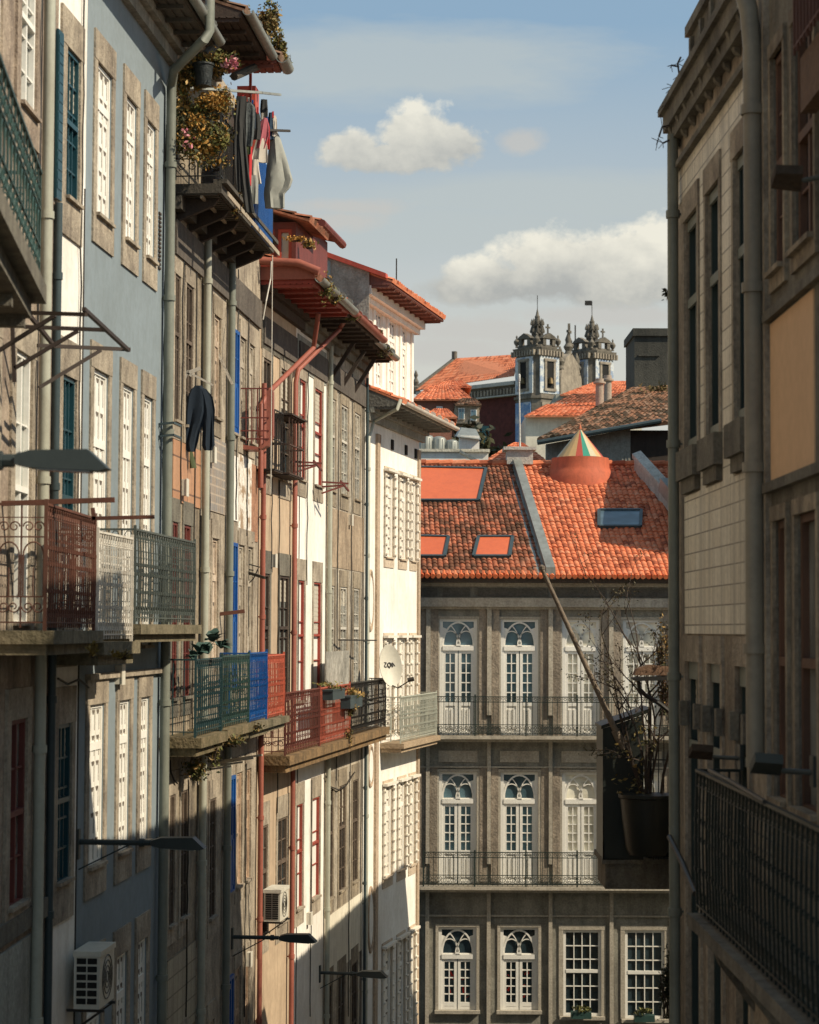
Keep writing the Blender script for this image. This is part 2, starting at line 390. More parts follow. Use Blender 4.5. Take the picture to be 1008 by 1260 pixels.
# ------------------------------------------------------------------ building kit
GROUND_Z = 0.0
def wall_mesh(F, u0, u1, z0, z1, holes, mb=None, depth=.30, back=5.0, m=0, md=0):
    """front wall with real openings: grid of panels, reveals round each hole, solid body behind"""
    mb = mb or MB(); E = 1e-4
    us = sorted(set([u0, u1]+[x for h in holes for x in h[:2] if u0 < x < u1]))
    zs = sorted(set([z0, z1]+[x for h in holes for x in h[2:4] if z0 < x < z1]))
    for j in range(len(zs)-1):
        run = None
        for i in range(len(us)-1):
            cu_, cz_ = (us[i]+us[i+1])/2, (zs[j]+zs[j+1])/2
            solid = not any(h[0] < cu_ < h[1] and h[2] < cz_ < h[3] for h in holes)
            if solid: run = us[i] if run is None else run
            if run is not None and (not solid or i == len(us)-2):
                e = us[i+1] if solid else us[i]
                mb.quad(F.P(run,0,zs[j]), F.P(e,0,zs[j]), F.P(e,0,zs[j+1]), F.P(run,0,zs[j+1]), m); run = None
    for h in holes:
        a, b, c, d = h[:4]
        mb.quad(F.P(a,0,c), F.P(b,0,c), F.P(b,-depth,c), F.P(a,-depth,c), m)
        mb.quad(F.P(a,0,d), F.P(b,0,d), F.P(b,-depth,d), F.P(a,-depth,d), m)
        mb.quad(F.P(a,0,c), F.P(a,0,d), F.P(a,-depth,d), F.P(a,-depth,c), m)
        mb.quad(F.P(b,0,c), F.P(b,0,d), F.P(b,-depth,d), F.P(b,-depth,c), m)
    D = -back
    mb.quad(F.P(u0,0,z0), F.P(u0,D,z0), F.P(u0,D,z1), F.P(u0,0,z1), m)
    mb.quad(F.P(u1,0,z0), F.P(u1,D,z0), F.P(u1,D,z1), F.P(u1,0,z1), m)
    mb.quad(F.P(u0,D,z0), F.P(u1,D,z0), F.P(u1,D,z1), F.P(u0,D,z1), m)
    mb.quad(F.P(u0,0,z1), F.P(u1,0,z1), F.P(u1,D,z1), F.P(u0,D,z1), m)
    mb.quad(F.P(u0+E,-depth-.02,z0), F.P(u1-E,-depth-.02,z0), F.P(u1-E,-depth-.02,z1-E), F.P(u0+E,-depth-.02,z1-E), m)
    return mb
def surround(F, root, u0, u1, z0, z1, mat, wl_=.14, wr=.14, top=.3, bot=.3, proud=.035, name='window_surround', sill=True):
    mb = MB(); e = .003
    mb.box(F, u0-wl_, u0-e, -.05, proud, z0, z1); mb.box(F, u1+e, u1+wr, -.05, proud, z0, z1)
    mb.box(F, u0-wl_, u1+wr, -.05, proud+.006, z1, z1+top)
    if bot > 0: mb.box(F, u0-wl_, u1+wr, -.05, proud+.003, z0-bot, z0)
    if sill: mb.box(F, u0-.03, u1+.03, -.04, proud+.05, z0-.001, z0+.04)
    return mb.build(name, mat, root)
def window(F, root, u0, u1, z0, z1, depth=.16, frame=None, pane=None, cols=2, rows=4, bar=.022, fw=.055, heavy=(), name='window', solid=0, glazed=True, mid=True, parent=None, label=None, vary=True):
    frame = frame or WHITE; pane = pane or GLASS
    mb = MB(); w0, w1 = -depth-.03, -depth+.03
    mb.box(F, u0, u0+fw, w0, w1, z0, z1); mb.box(F, u1-fw, u1, w0, w1, z0, z1)
    mb.box(F, u0+fw, u1-fw, w0, w1, z1-fw, z1); mb.box(F, u0+fw, u1-fw, w0, w1, z0, z0+fw)
    zb = z0+fw
    if solid:
        zs = z0+solid*(z1-z0); mb.box(F, u0+fw, u1-fw, w0, w1-.02, zb, zs); 
        n = max(2, cols); 
        for i in range(n):
            a = u0+fw+(u1-u0-2*fw)*(i+.18)/n; b = u0+fw+(u1-u0-2*fw)*(i+.82)/n
            mb.box(F, a, b, w1-.02, w1-.008, zb+.08, zs-.08)
        zb = zs
    for h in heavy:
        zh = z0+h*(z1-z0); mb.box(F, u0+fw, u1-fw, w0, w1+.012, zh-fw*.6, zh+fw*.6)
    if mid and cols % 2 == 0: 
        um = (u0+u1)/2; mb.box(F, um-fw*.5, um+fw*.5, w0, w1-.004, zb, z1-fw)
    for i in range(1, cols):
        if mid and cols % 2 == 0 and i == cols//2: continue
        x = u0+fw+(u1-u0-2*fw)*i/cols; mb.box(F, x-bar/2, x+bar/2, w0+.02, w1-.012, zb, z1-fw)
    for j in range(1, rows):
        z = zb+(z1-fw-zb)*j/rows; mb.box(F, u0+fw, u1-fw, w0+.022, w1-.014, z-bar/2, z+bar/2)
    o = mb.build(name, frame, parent or root)
    if label: o['label'] = label
    if glazed:
        q_ = WR.random() if vary else .5
        if pane in (GLASS, GLASSB, GLASSM) and q_ < .3: pane = WR.choice((GLASS, GLASSM, GLASSB, GLASSC))
        p = MB(); p.box(F, u0+.01, u1-.01, w0-.012, w0+.006, z0+.01, z1-.01); p.build('pane', pane, o)
        if q_ > .58:
            zb_ = z1-(z1-z0)*WR.uniform(.12, .62); p = MB(); p.box(F, u0+.02, u1-.02, w0+.0065, w0+.012, zb_, z1-.02)
            for k_ in range(int((z1-zb_)/.09)): p.box(F, u0+.02, u1-.02, w0+.012, w0+.016, zb_+k_*.09, zb_+k_*.09+.05)
            p.build('blind', BLINDC, o)
    return o
def boarded(F, root, u0, u1, z0, z1, mat, depth=.16, cols=3, rows=6, fw=.06, name='shutter', hinges=True, back=None):
    """white joinery with closed inner shutters: boards nearly flush in their frame, dark grooves and pane-shadow notches at every row"""
    mb = MB(); w0 = -depth-.03; w1 = -depth+.028
    mb.box(F, u0, u0+fw, w0, w1, z0, z1); mb.box(F, u1-fw, u1, w0, w1, z0, z1); mb.box(F, u0+fw, u1-fw, w0, w1, z1-fw, z1); mb.box(F, u0+fw, u1-fw, w0, w1, z0, z0+fw)
    zt = z0+(z1-z0)*.74; mb.box(F, u0+fw, u1-fw, w0, w1-.004, zt-.05, zt+.05)
    for i in range(1, cols):
        x = u0+fw+(u1-u0-2*fw)*i/cols; mb.box(F, x-.014, x+.014, w0, w1-.012, z0+fw, z1-fw)
    o = mb.build('window', mat, root)
    b = MB(); b.box(F, u0+fw*.5, u1-fw*.5, w0-.02, w0+.036, z0+.01, z1-.01); o2 = b.build('shutter', back or mat, o)
    d = MB(); H = z1-z0-2*fw
    for i in range(cols):
        c = u0+fw+(u1-u0-2*fw)*(i+.5)/cols; hw = (u1-u0-2*fw)/cols*.30
        for j in range(rows):
            z = z0+fw+H*(j+.92)/rows
            d.prism([F.P(c-hw, w0+.036, z), F.P(c+hw, w0+.036, z), F.P(c+hw*.3, w0+.036, z-.055), F.P(c-hw*.3, w0+.036, z-.055)], F.n*.004)  # notch marks: pane shadows drawn in dark colour
            d.box(F, c+hw*.9, c+hw*1.15, w0+.036, w0+.039, z-H/rows*.8, z)
    d.build('shutter_groove_shadows', MATS['gap_shadow'] if 'gap_shadow' in MATS else surf('gap_shadow', (.16,.13,.10), None, .3, .2), o2)
    return o
def pipe(F, root, pts, r, mat, collars=4, name='drainpipe', n=10, label=None):
    """pts: (u,w,z) along the pipe; collars with wall clips on it"""
    P = [F.P(*p) for p in pts]; mb = MB(); mb.tube(P, r, n)
    a, b = P[-2], P[-1]
    for k in range(collars):
        t = (k+.35)/collars; c = a.lerp(b, t); d = (b-a).normalized()
        mb.tube([c-d*.04, c+d*.04], r*1.28, n)
        mb.box(F, pts[-1][0]-.012, pts[-1][0]+.012, .0, pts[-1][1], c.z-.012, c.z+.012)
    o = mb.build(name, mat, root, True)
    if label: o['label'] = label
    return o
def tilesurf(P00, P10, P01, P11, pitch=.21, row=.30, h=.045, mb=None, seg=5):
    """barrel tiles over the patch P(s,t): s along the eave, t up the slope"""
    mb = mb or MB(); mb.uv = mb.uv or []
    P00, P10, P01, P11 = map(V, (P00, P10, P01, P11))
    L = (P10-P00).length; H = (P01-P00).length
    nu = max(1, round(L/pitch)); nv = max(1, round(H/row))
    nrm = (P10-P00).cross(P01-P00).normalized()
    if nrm.z < 0: nrm = -nrm
    def pt(s, t): return P00.lerp(P10, s).lerp(P01.lerp(P11, s), t)
    for j in range(nv):
        t0 = j/nv-.0*row; t1 = (j+1)/nv
        for i in range(nu):
            k0 = len(mb.v); jit = random.uniform(-.014, .016)
            for q, t in ((0, t0), (1, t1+.015)):
                for a in range(seg+1):
                    f = a/seg; s = (i+f)/nu
                    hh = h*(abs(sin(pi*f))**.8) + (.028+jit if q == 0 else .0)
                    mb.v.append(pt(s, min(t, 1.0))+nrm*hh); mb.uv.append((i+.5, j+.5))
            for a in range(seg):
                mb.f.append((k0+a, k0+a+1, k0+seg+1+a+1, k0+seg+1+a)); mb.m.append(0)
            # front lip of the tile
            k1 = len(mb.v)
            for a in range(seg+1):
                s = (i+a/seg)/nu; mb.v.append(pt(s, t0)-nrm*.012); mb.uv.append((i+.5, j+.5))
            for a in range(seg):
                mb.f.append((k1+a, k1+a+1, k0+a+1, k0+a)); mb.m.append(0)
    # closed slab underneath
    k = len(mb.v); d = nrm*-.05
    for p in (P00, P10, P11, P01): mb.v.append(p-nrm*.012); mb.uv.append((.5, .5))
    for p in (P00, P10, P11, P01): mb.v.append(p+d); mb.uv.append((.5, .5))
    for q in ((0,1,2,3),(7,6,5,4),(0,4,5,1),(1,5,6,2),(2,6,7,3),(3,7,4,0)): mb.f.append(tuple(k+x for x in q)); mb.m.append(0)
    return mb
def gutter(F, root, u0, u1, w, z, r, mat, drop=0):
    mb = MB(); N = 10; a0 = F.P(u0, w, z); a1 = F.P(u1, w, z-drop); i0 = len(mb.v)
    for p in (a0, a1):
        for rr in (r, r-.012):
            for k in range(N+1):
                a = pi+pi*k/N; mb.v.append(p+F.n*(cos(a)*rr)+V((0,0,sin(a)*rr)))
    M_ = N+1
    for k in range(N):
        mb.f.append((k, k+1, 2*M_+k+1, 2*M_+k)); mb.f.append((M_+k, M_+k+1, 3*M_+k+1, 3*M_+k))
        mb.f.append((k, k+1, M_+k+1, M_+k)); mb.f.append((2*M_+k, 2*M_+k+1, 3*M_+k+1, 3*M_+k)); mb.m += [0]*4
    for t in range(1, int((u1-u0)/.8)+1):
        c = u0+(u1-u0)*t/(int((u1-u0)/.8)+1); mb.tube([F.P(c-.015, w, z), F.P(c+.015, w, z)], r*1.1, 10)
    return mb.build('gutter', mat, root, True)
def eaves(F, root, u0, u1, z, over, mats, slope=.45, rise=3.5, boards=True, gut=True, th=.12, inner=0.0, tile=None, gr=.075, cornice=True):
    """roof with tiled slope, boarded soffit, gutter and cornice"""
    tile_m, soff_m, gut_m, corn_m = mats
    t = tilesurf(F.P(u0, over+.05, z+th), F.P(u1, over+.05, z+th), F.P(u0, -rise, z+th+slope*(over+rise)), F.P(u1, -rise, z+th+slope*(over+rise)))
    t.build('roof', tile_m, root)
    s = MB(); s.box(F, u0, u1, inner, over, z, z+.035)
    s.prism([F.P(u0+.01, over-.01, z+.035), F.P(u0+.01, over-.01, z+th*.7), F.P(u0+.01, -rise, z+th*.7+slope*(over+rise)-.03), F.P(u0+.01, -rise, z+.035)], F.t*(u1-u0-.02))
    if boards:
        n = int((over-inner)/.11)
        for k in range(n):
            w = inner+(over-inner)*(k+.5)/n; s.box(F, u0, u1, w-.045, w+.045, z-.015, z)
        for k in range(int((u1-u0)/.6)+1):
            x = u0+.05+k*.6
            if x < u1-.05: s.box(F, x-.03, x+.03, inner, over-.05, z-.07, z-.015)
    s.build('soffit', soff_m, root)
    if cornice:
        c = MB(); c.box(F, u0+.002, u1-.002, .0, .10, z-.32, z-.002); c.box(F, u0+.002, u1-.002, .0, .2, z-.14, z-.003); c.build('cornice', corn_m, root)
    if gut: gutter(F, root, u0-.02, u1+.02, over+.09, z+.09, gr, gut_m, .03)
def scroll(mb, O, ax, ay, r, turns=1.1, t=.012, flip=1):
    pts = []
    for k in range(15):
        f = k/14; a = f*turns*2*pi; rr = r*(1-.65*f)
        pts.append(O+ax*(cos(a)*rr*flip)+ay*(sin(a)*rr))
    mb.tube(pts, t/2, 4)
def rail_run(mb, F, a, b, z0, z1, step=.11, style='dense', t=.016):
    """one straight run of balcony railing between (u,w) a and b"""
    A = F.P(a[0], a[1], 0); B = F.P(b[0], b[1], 0); L = (B-A).length; d = (B-A).normalized(); H = z1-z0
    up = V((0, 0, 1))
    def Q(x, z): return A+d*x+up*z
    def hbar(z, th=.03): mb.bar(Q(0, z), Q(L, z), th, th*.7)
    hbar(z1, .035); hbar(z0+.05, .022); hbar(z1-.13, .014)
    n = max(2, round(L/step))
    if style == 'dense':
        out = F.n if abs(d.dot(F.n)) < .5 else V((0,0,0))
        for zz, th in ((z0+.24, .014), (z1-.25, .012), (z0+H*.52, .014)): mb.bar(Q(0, zz)-out*.012, Q(L, zz)-out*.012, .006, th)
        for k in range(n+1):
            x = L*k/n; bl = out*.010; tt = t*1.08
            mb.bar(Q(x, z0), Q(x, z0+.24)+bl, tt); mb.bar(Q(x, z0+.24)+bl, Q(x, z0+H*.5)+bl*1.6, tt); mb.bar(Q(x, z0+H*.5)+bl*1.6, Q(x, z1-.25)+bl, tt); mb.bar(Q(x, z1-.25)+bl, Q(x, z1), tt)
            if k < n:
                xm = x+L/n/2; r = min(L/n*.42, .045)
                for zc in (z1-.065, z0+.145):
                    pts = [Q(xm+cos(q*pi/3)*r, zc+sin(q*pi/3)*r*1.1) for q in range(6)]; mb.tube(pts, .007, 3, closed=True)
                # small spear and drop between two bars
                mb.bar(Q(xm, z1-.25), Q(xm, z1-.40), .012); mb.bar(Q(xm, z0+.24), Q(xm, z0+.36), .012)
                mb.bar(Q(xm-.02, z1-.34), Q(xm+.02, z1-.34), .02)
            for zc in (z0+H*.52, z1-.42, z0+.36): mb.bar(Q(x, zc-.02)+bl, Q(x, zc+.02)+bl, t*2.0)
    elif style == 'scroll':
        hbar(z0+.30, .02); hbar(z1-.32, .02)
        m_ = max(1, round(L/.27))
        for k in range(m_+1):
            x = L*k/m_; mb.bar(Q(x, z0), Q(x, z1), t*1.1)
            if k < m_:
                c = x+L/m_/2; w = L/m_/2-.02
                for s in (-1, 1):
                    scroll(mb, Q(c+s*w*.5, z1-.22), d*s, up, .055, 1.2, .014)
                    scroll(mb, Q(c+s*w*.5, z0+.2), d*s, -up, .06, 1.2, .014)
                pts = [Q(c+cos(q*pi/10)*w, z1-.5+sin(q*pi/10)*w*1.3) for q in range(11)]; mb.tube(pts, .008, 4)
                mb.bar(Q(c-w, z0+.3), Q(c-w, z1-.5), .014); mb.bar(Q(c+w, z0+.3), Q(c+w, z1-.5), .014); mb.bar(Q(c, z0+.3), Q(c, z1-.62), .012)
    else:
        for k in range(n+1): x = L*k/n; mb.bar(Q(x, z0), Q(x, z1), t)
def balcony(F, root, u0, u1, w, z0, z1, rail_m, slab_m, step=.1, sides=(True, True), style='dense', side_style=None, slab_t=.16, t=.016, slab=True, slabw=None, label=None, soff=None, wi=0.0):
    o = None
    if slab:
        s = MB(); sw = slabw or w+.10
        s.box(F, u0-.06, u1+.06, .0, sw, z0-slab_t*.55, z0); s.box(F, u0-.02, u1+.02, .0, sw-.08, z0-slab_t, z0-slab_t*.55-.001)
        o = s.build('balcony', slab_m, root)
        if label: o['label'] = label
    r = MB()
    rail_run(r, F, (u0, w), (u1, w), z0+.03, z1, step, style, t)
    if sides[0]: rail_run(r, F, (u0, .02+wi), (u0, w), z0+.03, z1, step, side_style or style, t)
    if sides[1]: rail_run(r, F, (u1, .02+wi), (u1, w), z0+.03, z1, step, side_style or style, t)
    for x in (u0, u1):
        r.bar(F.P(x, w, z0), F.P(x, w, z1+.05), .035)
    return o, r.build('railing', rail_m, o or root)
def leaves(mb, c, rad, n, size, nm=1, squash=1, clumps=7, bias=None):
    c = V(c); rad = V(rad)
    cl = []
    for _ in range(clumps):
        while True:
            p = V((random.uniform(-1,1), random.uniform(-1,1), random.uniform(-1,1)))
            if p.length < 1: break
        cl.append((V((p.x*rad.x, p.y*rad.y, p.z*rad.z))*.8, random.uniform(.25, .5), random.randrange(nm)))
    for _ in range(n):
        o, s, mi = random.choice(cl)
        p = V((random.gauss(0,.5)*rad.x*s*1.5, random.gauss(0,.5)*rad.y*s*1.5, random.gauss(0,.5)*rad.z*s*1.5))
        q = c+o+p
        a = V((random.gauss(0,1), random.gauss(0,1), random.gauss(0,1))).normalized()
        b = a.cross(V((random.gauss(0,1), random.gauss(0,1), random.gauss(0,1)))).normalized()
        k = size*random.uniform(.6, 1.4); mi = mi if random.random() < .7 else random.randrange(nm)
        mb.quad(q-a*k, q-b*k*.45, q+a*k, q+b*k*.45, mi)
def garment(name, label, cat, mats, O, ax, sects, th=.035, folds=5, group=None, seed=0, stripes=None):
    """hanging cloth: sects = list of (drop, centre, halfwidth) ; ax = direction of the line it hangs from"""
    rnd = random.Random(seed); O = V(O); ax = V(ax).normalized(); ay = ax.cross(V((0,0,1))).normalized(); mb = MB(); N = 22
    ph = rnd.uniform(0, 6); R = []
    # resample
    rows = []
    for k in range(len(sects)-1):
        a, b = sects[k], sects[k+1]
        for j in range(4): f = j/4; rows.append(tuple(a[i]*(1-f)+b[i]*f for i in range(3)))
    rows.append(sects[-1])
    for (dz, c, hw) in rows:
        for j in range(N):
            a = 2*pi*j/N; x = cos(a)*hw
            fold = sin(x/hw*folds+ph+dz*2)*.6+sin(x/hw*folds*2.3+ph*2-dz*3)*.3
            y = sin(a)*th*.6+fold*min(hw*.3, .035)*(.3+min(1, dz*1.5))
            mb.v.append(O+ax*(c+x)+ay*y+V((0,0,-dz-rnd.uniform(0,.012))))
    for k in range(len(rows)-1):
        for j in range(N):
            j2 = (j+1) % N; mb.f.append((k*N+j, k*N+j2, (k+1)*N+j2, (k+1)*N+j)); mb.m.append(0)
    mb.f.append(tuple(range(N))); mb.m.append(0); mb.f.append(tuple((len(rows)-1)*N+j for j in range(N))[::-1]); mb.m.append(0)
    return mb
def cloth(name, label, mat, O, ax, sects, seed=1, group=None, extra=None, cat='laundry', **k):
    mb = garment(name, label, cat, mat, O, ax, sects, seed=seed, **k)
    if extra:
        m2 = garment(name, label, cat, mat, O, ax, extra, seed=seed+1, **k); n = len(mb.v)
        mb.v += m2.v; mb.f += [tuple(i+n for i in f) for f in m2.f]; mb.m += m2.m
    o = mb.build(name, mat, None, True); return tag(o, label, cat, group)
# ------------------------------------------------------------------ facade planes
K1, K2, K3, K4 = 15340.0, 16061.0, 21394.0, 31779.0
F1 = Fac(g2(-400, K1/1116), g2(205, 30.02))
F2 = Fac(g2(205, 30.02), g2(317, 38.0))
F3 = Fac(g2(317, 38.0), g2(448, 49.5))
F4 = Fac(g2(448, 49.5), g2(515, 55.3))
GY = 56.5
FG = Fac((at(500, 775, GY).x, GY), (at(900, 775, GY).x, GY))
FR2 = Fac(g2(835, 22.3), g2(932, 17.8))
FR1 = Fac(g2(932, 17.78), g2(1150, 11.8))

# ------------------------------------------------------------------ ground
def hill(x, y):
    t = min(1, max(0, (y-72)/150)); t = t*t*(3-2*t)
    s = min(1, max(0, (y-235)/900)); s2 = s*s*(3-2*s)
    return t*17.0 - s2*10
gm = MB(); xs = [-3000,-1200,-500,-200,-90,-40,-14,-7,0,5,9,14,40,90,200,500,1200,3000]; ys = [-60,-10,10,30,50,56,70,80,95,110,130,150,170,190,210,230,300,420,700,1200,2500,5000]
for j, y in enumerate(ys):
    for i, x in enumerate(xs): gm.v.append(V((x, y, hill(x, y))))
for j in range(len(ys)-1):
    for i in range(len(xs)-1):
        a = j*len(xs)+i; gm.f.append((a, a+1, a+1+len(xs), a+len(xs))); gm.m.append(0)
EARTH = surf('dry_ground', (.16,.15,.09), (.06,.06,.035), .8, .1, .95, .05, gscale=3, big=.05)
tag(gm.build('ground', EARTH, None, loc=(0,0,0)), kind='structure')
COB = tiledwall('cobbles', (.16,.145,.125), (.12,.11,.095), (.05,.045,.04), 'x', .12, .12, .5, .012)
st = MB(); st.quad((-6.0,-40,.004), (4.5,-40,.004), (7,56,.004), (-1.0,56,.004)); tag(st.build('street', COB, None, loc=(0,0,0)), kind='structure')
st = MB(); st.prism([(-5.9,10,0),(-4.6,10,0),(-1.2,48,0),(-2.6,48,0)], (0,0,.12)); tag(st.build('pavement', GREYST, None), kind='structure')

def cU(F, py, *cols): return [(F.u(a, py), F.u(b, py)) for a, b in cols]
def rZ(F, px, *rows): return [(F.z(px, b), F.z(px, a)) for a, b in rows]     # -> (z0,z1)

# ================================================================== building A : granite house nearest on the left
KA = 11913.0
FA = Fac(g2(-400, KA/970), g2(62, KA/508))
u1 = FA.len
A = thing('granite_townhouse', 'pinkish granite townhouse at the left edge, behind the rust red scroll balcony', 'building', FA.P(FA.u(20), 0, 0))
ac = cU(FA, 100, (14, 33)) + cU(FA, 500, (-40, -4))
colA = cU(FA, 550, (16, 36), (-42, -8))
rowsA = rZ(FA, 20, (-110, 125), (430, 770), (885, 1115))
holes = [(a, b, c, d) for (a, b) in colA for (c, d) in rowsA] 
wall_mesh(FA, -2, u1, 0, 26, holes).build('wall', STONEP, A)
for k, (a, b) in enumerate(colA):
    for j, (c, d) in enumerate(rowsA):
        window(FA, A, a, b, c, d, .03, REDD if j == 2 else WHITE, GLASSM if j < 2 else GLASSB, 2, 4 if j else 5, fw=.05, heavy=(.5,), bar=.02)
        surround(FA, A, a, b, c, d, STONE if j else STONEP, .2, .2, .32, .3, .03)
pipe(FA, A, [(FA.u(56, 400, .09), .09, 26), (FA.u(56, 400, .09), .09, .3)], .062, PIPEC, 9)
for (z0, z1) in rZ(FA, 20, (1160, 1290)):
    mb = MB(); mb.box(FA, FA.u(-60), FA.u(44), 0, .03, z0, z1); mb.build('wall_panel', GREYPL, A)
mb = MB(); mb.box(FA, -1.9, u1-.02, 0, .05, FA.z(20, 1125), FA.z(20, 1150)); mb.build('string_course', STONED, A)

# main balcony (rust red scroll iron)
uA0, uA1 = FA.u(56, 700, .5), FA.u(116, 700, .5)
zA0, zA1 = FA.z(56, 776, .5), FA.z(56, 620, .5)
balcony(FA, A, uA0, uA1, .5, zA0, zA1, RUSTI, CONC, .12, (True, True), 'dense', 'scroll', .24, .014, label='mossy balcony slab with rust red iron railing')
# upper balcony, green railing with sheet panels; it swings out from the facade line
PB = at(50, 213, 18.0); PA_ = at(0, 75, 14.4); FN = Fac((PA_.x, PA_.y), (PB.x, PB.y)); zq1 = PB.z; zq0 = at(50, 350, 18.0).z; ln = FN.len
S1 = MB(); S1.box(FN, -1.5, ln+.06, -1.6, .06, zq0-.16, zq0); S1.box(FN, -1.5, ln-.02, -1.6, -.06, zq0-.30, zq0-.161)
for k in range(5): x = -1.2+(ln+1.0)*k/4; S1.box(FN, x-.06, x+.06, -1.5, -.10, zq0-.40, zq0-.301)
o = S1.build('balcony', STONED, A); o['label'] = 'upper stone balcony with green railing'
r = MB(); rail_run(r, FN, (-1.5, 0), (ln, 0), zq0+.03, zq1, .27, 'scroll', .011); rail_run(r, FN, (ln, -1.5), (ln, 0), zq0+.03, zq1, .12, 'scroll', .016); r = r.build('railing', GREENI, o)


# ================================================================== building B : narrow white house, teal windows
uB0, uB1 = F1.u(62), F1.u(98)
Bh = thing('white_townhouse', 'narrow white townhouse with dark teal windows, left of the blue house', 'building', F1.P((uB0+uB1)/2, 0, 0))
colB = cU(F1, 300, (78, 94.5)); rowsB = rZ(F1, 80, (55, 245), (462, 775), (890, 1085))
wall_mesh(F1, uB0, uB1, 0, 26, [(colB[0][0], colB[0][1], c, d) for c, d in rowsB]).build('wall', WALLW, Bh)
for j, (c, d) in enumerate(rowsB):
    a, b = colB[0]
    window(F1, Bh, a, b, c, d, .03, TEAL, GLASSB, 3, 5, heavy=(.52,), fw=.05)
    surround(F1, Bh, a, b, c, d, STONE, .28, .16, .42, .42, .025)
mb = MB(); mb.box(F1, F1.u(66, 120), F1.u(72.5, 120), .02, .05, rowsB[0][0]-.1, rowsB[0][1]+.05)
for k in range(16):
    z = rowsB[0][0]+(rowsB[0][1]-rowsB[0][0])*(k+.5)/16; mb.box(F1, F1.u(66, 120)+.02, F1.u(72.5, 120)-.02, .048, .056, z-.045, z+.045)
mb.build('shutter', TEAL, Bh)
pipe(F1, Bh, [(F1.u(69.5, 450, .06), .06, F1.z(66, 250)), (F1.u(69.5, 450, .06), .06, .3)], .045, PIPED, 7)
uw0, uw1 = F1.u(119.5, 730, .5), F1.u(162, 730, .5)
zw0, zw1 = F1.z(119, 790, .5), F1.z(119, 654, .5)
balcony(F1, Bh, uw0, uw1, .5, zw0, zw1, WHITEI, CONC, .12, (True, True), 'dense', None, .26, .014, label='slab with white painted iron railing, moss along its edge')

# ================================================================== building C : blue house
uC0, uC1 = F1.u(98), F1.u(205, 600)
Ch = thing('blue_townhouse', 'slate blue plastered townhouse with three columns of white shuttered windows', 'building', F1.P((uC0+uC1)/2, 0, 0))
colC = cU(F1, 200, (117.5, 136), (153.5, 167), (179.5, 190.5))
colC2 = colC
rowsC = rZ(F1, 118, (73, 266)) + rZ(F1, 114, (452, 800)) + rZ(F1, 106, (868, 1072)) + rZ(F1, 104, (1205, 1420))
zCt = 20.35
wall_mesh(F1, uC0, uC1, 0, zCt+.25, [(a, b, c, d) for (a, b) in colC for c, d in rowsC]).build('wall', BLUEW, Ch)
for (a, b) in colC:
    for j, (c, d) in enumerate(rowsC):
        boarded(F1, Ch, a, b, c, d, WHITE, .045, 3, (6, 8, 6, 6)[j], .05)
        surround(F1, Ch, a, b, c, d, STONE, .17, .15, (.36, .32, .30, .34)[j], .34 if j != 1 else 0, .022)
mb = MB(); mb.box(F1, colC[0][0]-.2, uC1-.1, .0, .07, rowsC[2][1]+.30, rowsC[2][1]+.37); mb.build('string_course', STONE, Ch)
# small louvred vent strips beside the last window
for j, (pa, pb) in enumerate(((262, 330), (0, 0))):
    if pa:
        mb = MB(); ua = F1.u(194.5, 300)
        for k in range(14): z = F1.z(194, pb)+(F1.z(194, pa)-F1.z(194, pb))*k/13; mb.box(F1, ua, ua+.14, .0, .02, z, z+.03)
        mb.build('vent', DKWOOD, Ch)
eaves(F1, Ch, uC0+.02, uC1-.02, zCt, .62, (TILEM, PLANK, ZINC, GREYST), gut=True)
balcony(F1, Ch, F1.u(165.5, 720, .5), F1.u(239, 720, .5), .5, F1.z(240, 769, .5), F1.z(240, 668, .5), GREYI, CONC, .15, (True, True), 'dense', None, .22, .016, label='long slab with grey green iron railing')
up = F1.u(205, 600, .09)
pipe(F1, Ch, [(F1.uz(258, 38, .8)[0], .8, 22.5), (F1.uz(258, 38, .8)[0], .8, F1.uz(258, 38, .8)[1]), (F1.uz(252, 48, .75)[0], .75, F1.uz(252, 48, .75)[1]), (F1.uz(214, 86, .2)[0], .2, F1.uz(214, 86, .2)[1]), (up, .10, F1.z(206, 98, .1)), (up, .10, F1.z(206, 140, .1)), (up, .10, .3)], .068, PIPEG, 10)

# ================================================================== D1..D3 : three narrow houses under the planted balcony
def houseB(name, label, F, u0, u1, z1, wm, cols, rows, wfn, **k):
    root = thing(name, label, 'building', F.P((u0+u1)/2, 0, 0))
    wall_mesh(F, u0, u1, 0, z1, [(a, b, c, d) for (a, b) in cols for c, d in rows if d < z1]).build('wall', wm, root)
    for i, (a, b) in enumerate(cols):
        for j, (c, d) in enumerate(rows): wfn(root, i, j, a, b, c, d)
    return root
uD = [F2.u(207.5), F2.u(244.5), F2.u(276), F2.u(317)]
TILEO_W = tiledwall('orange_wall_tiles', (.50,.27,.15), (.44,.22,.12), (.16,.09,.06), 'y', .55, .5, 0, .014, .4)
TILEB_W = tiledwall('blue_grey_wall_tiles', (.25,.235,.22), (.32,.25,.19), (.46,.37,.28), 'y', .17, .14, 0, .014, .35)
TILEC_W = tiledwall('cream_wall_tiles', (.42,.37,.27), (.36,.31,.23), (.17,.14,.10), 'y', .33, .27, 0, .012, .5)
zD = 18.25
colD1 = cU(F2, 650, (212, 218.5), (226, 234.5)); rowD1 = rZ(F2, 226, (345, 525)) + rZ(F2, 226, (645, 860)) + rZ(F2, 219, (975, 1135)) + rZ(F2, 219, (1290, 1500))
def wD1(r, i, j, a, b, c, d):
    window(F2, r, a, b, c, d, .032, REDD if j in (1,) else WOOD, GLASS, 2, 4, fw=.045, heavy=(.6,))
    surround(F2, r, a, b, c, d, STONED if j == 1 else STONE, .13, .13, .34, .24, .014)
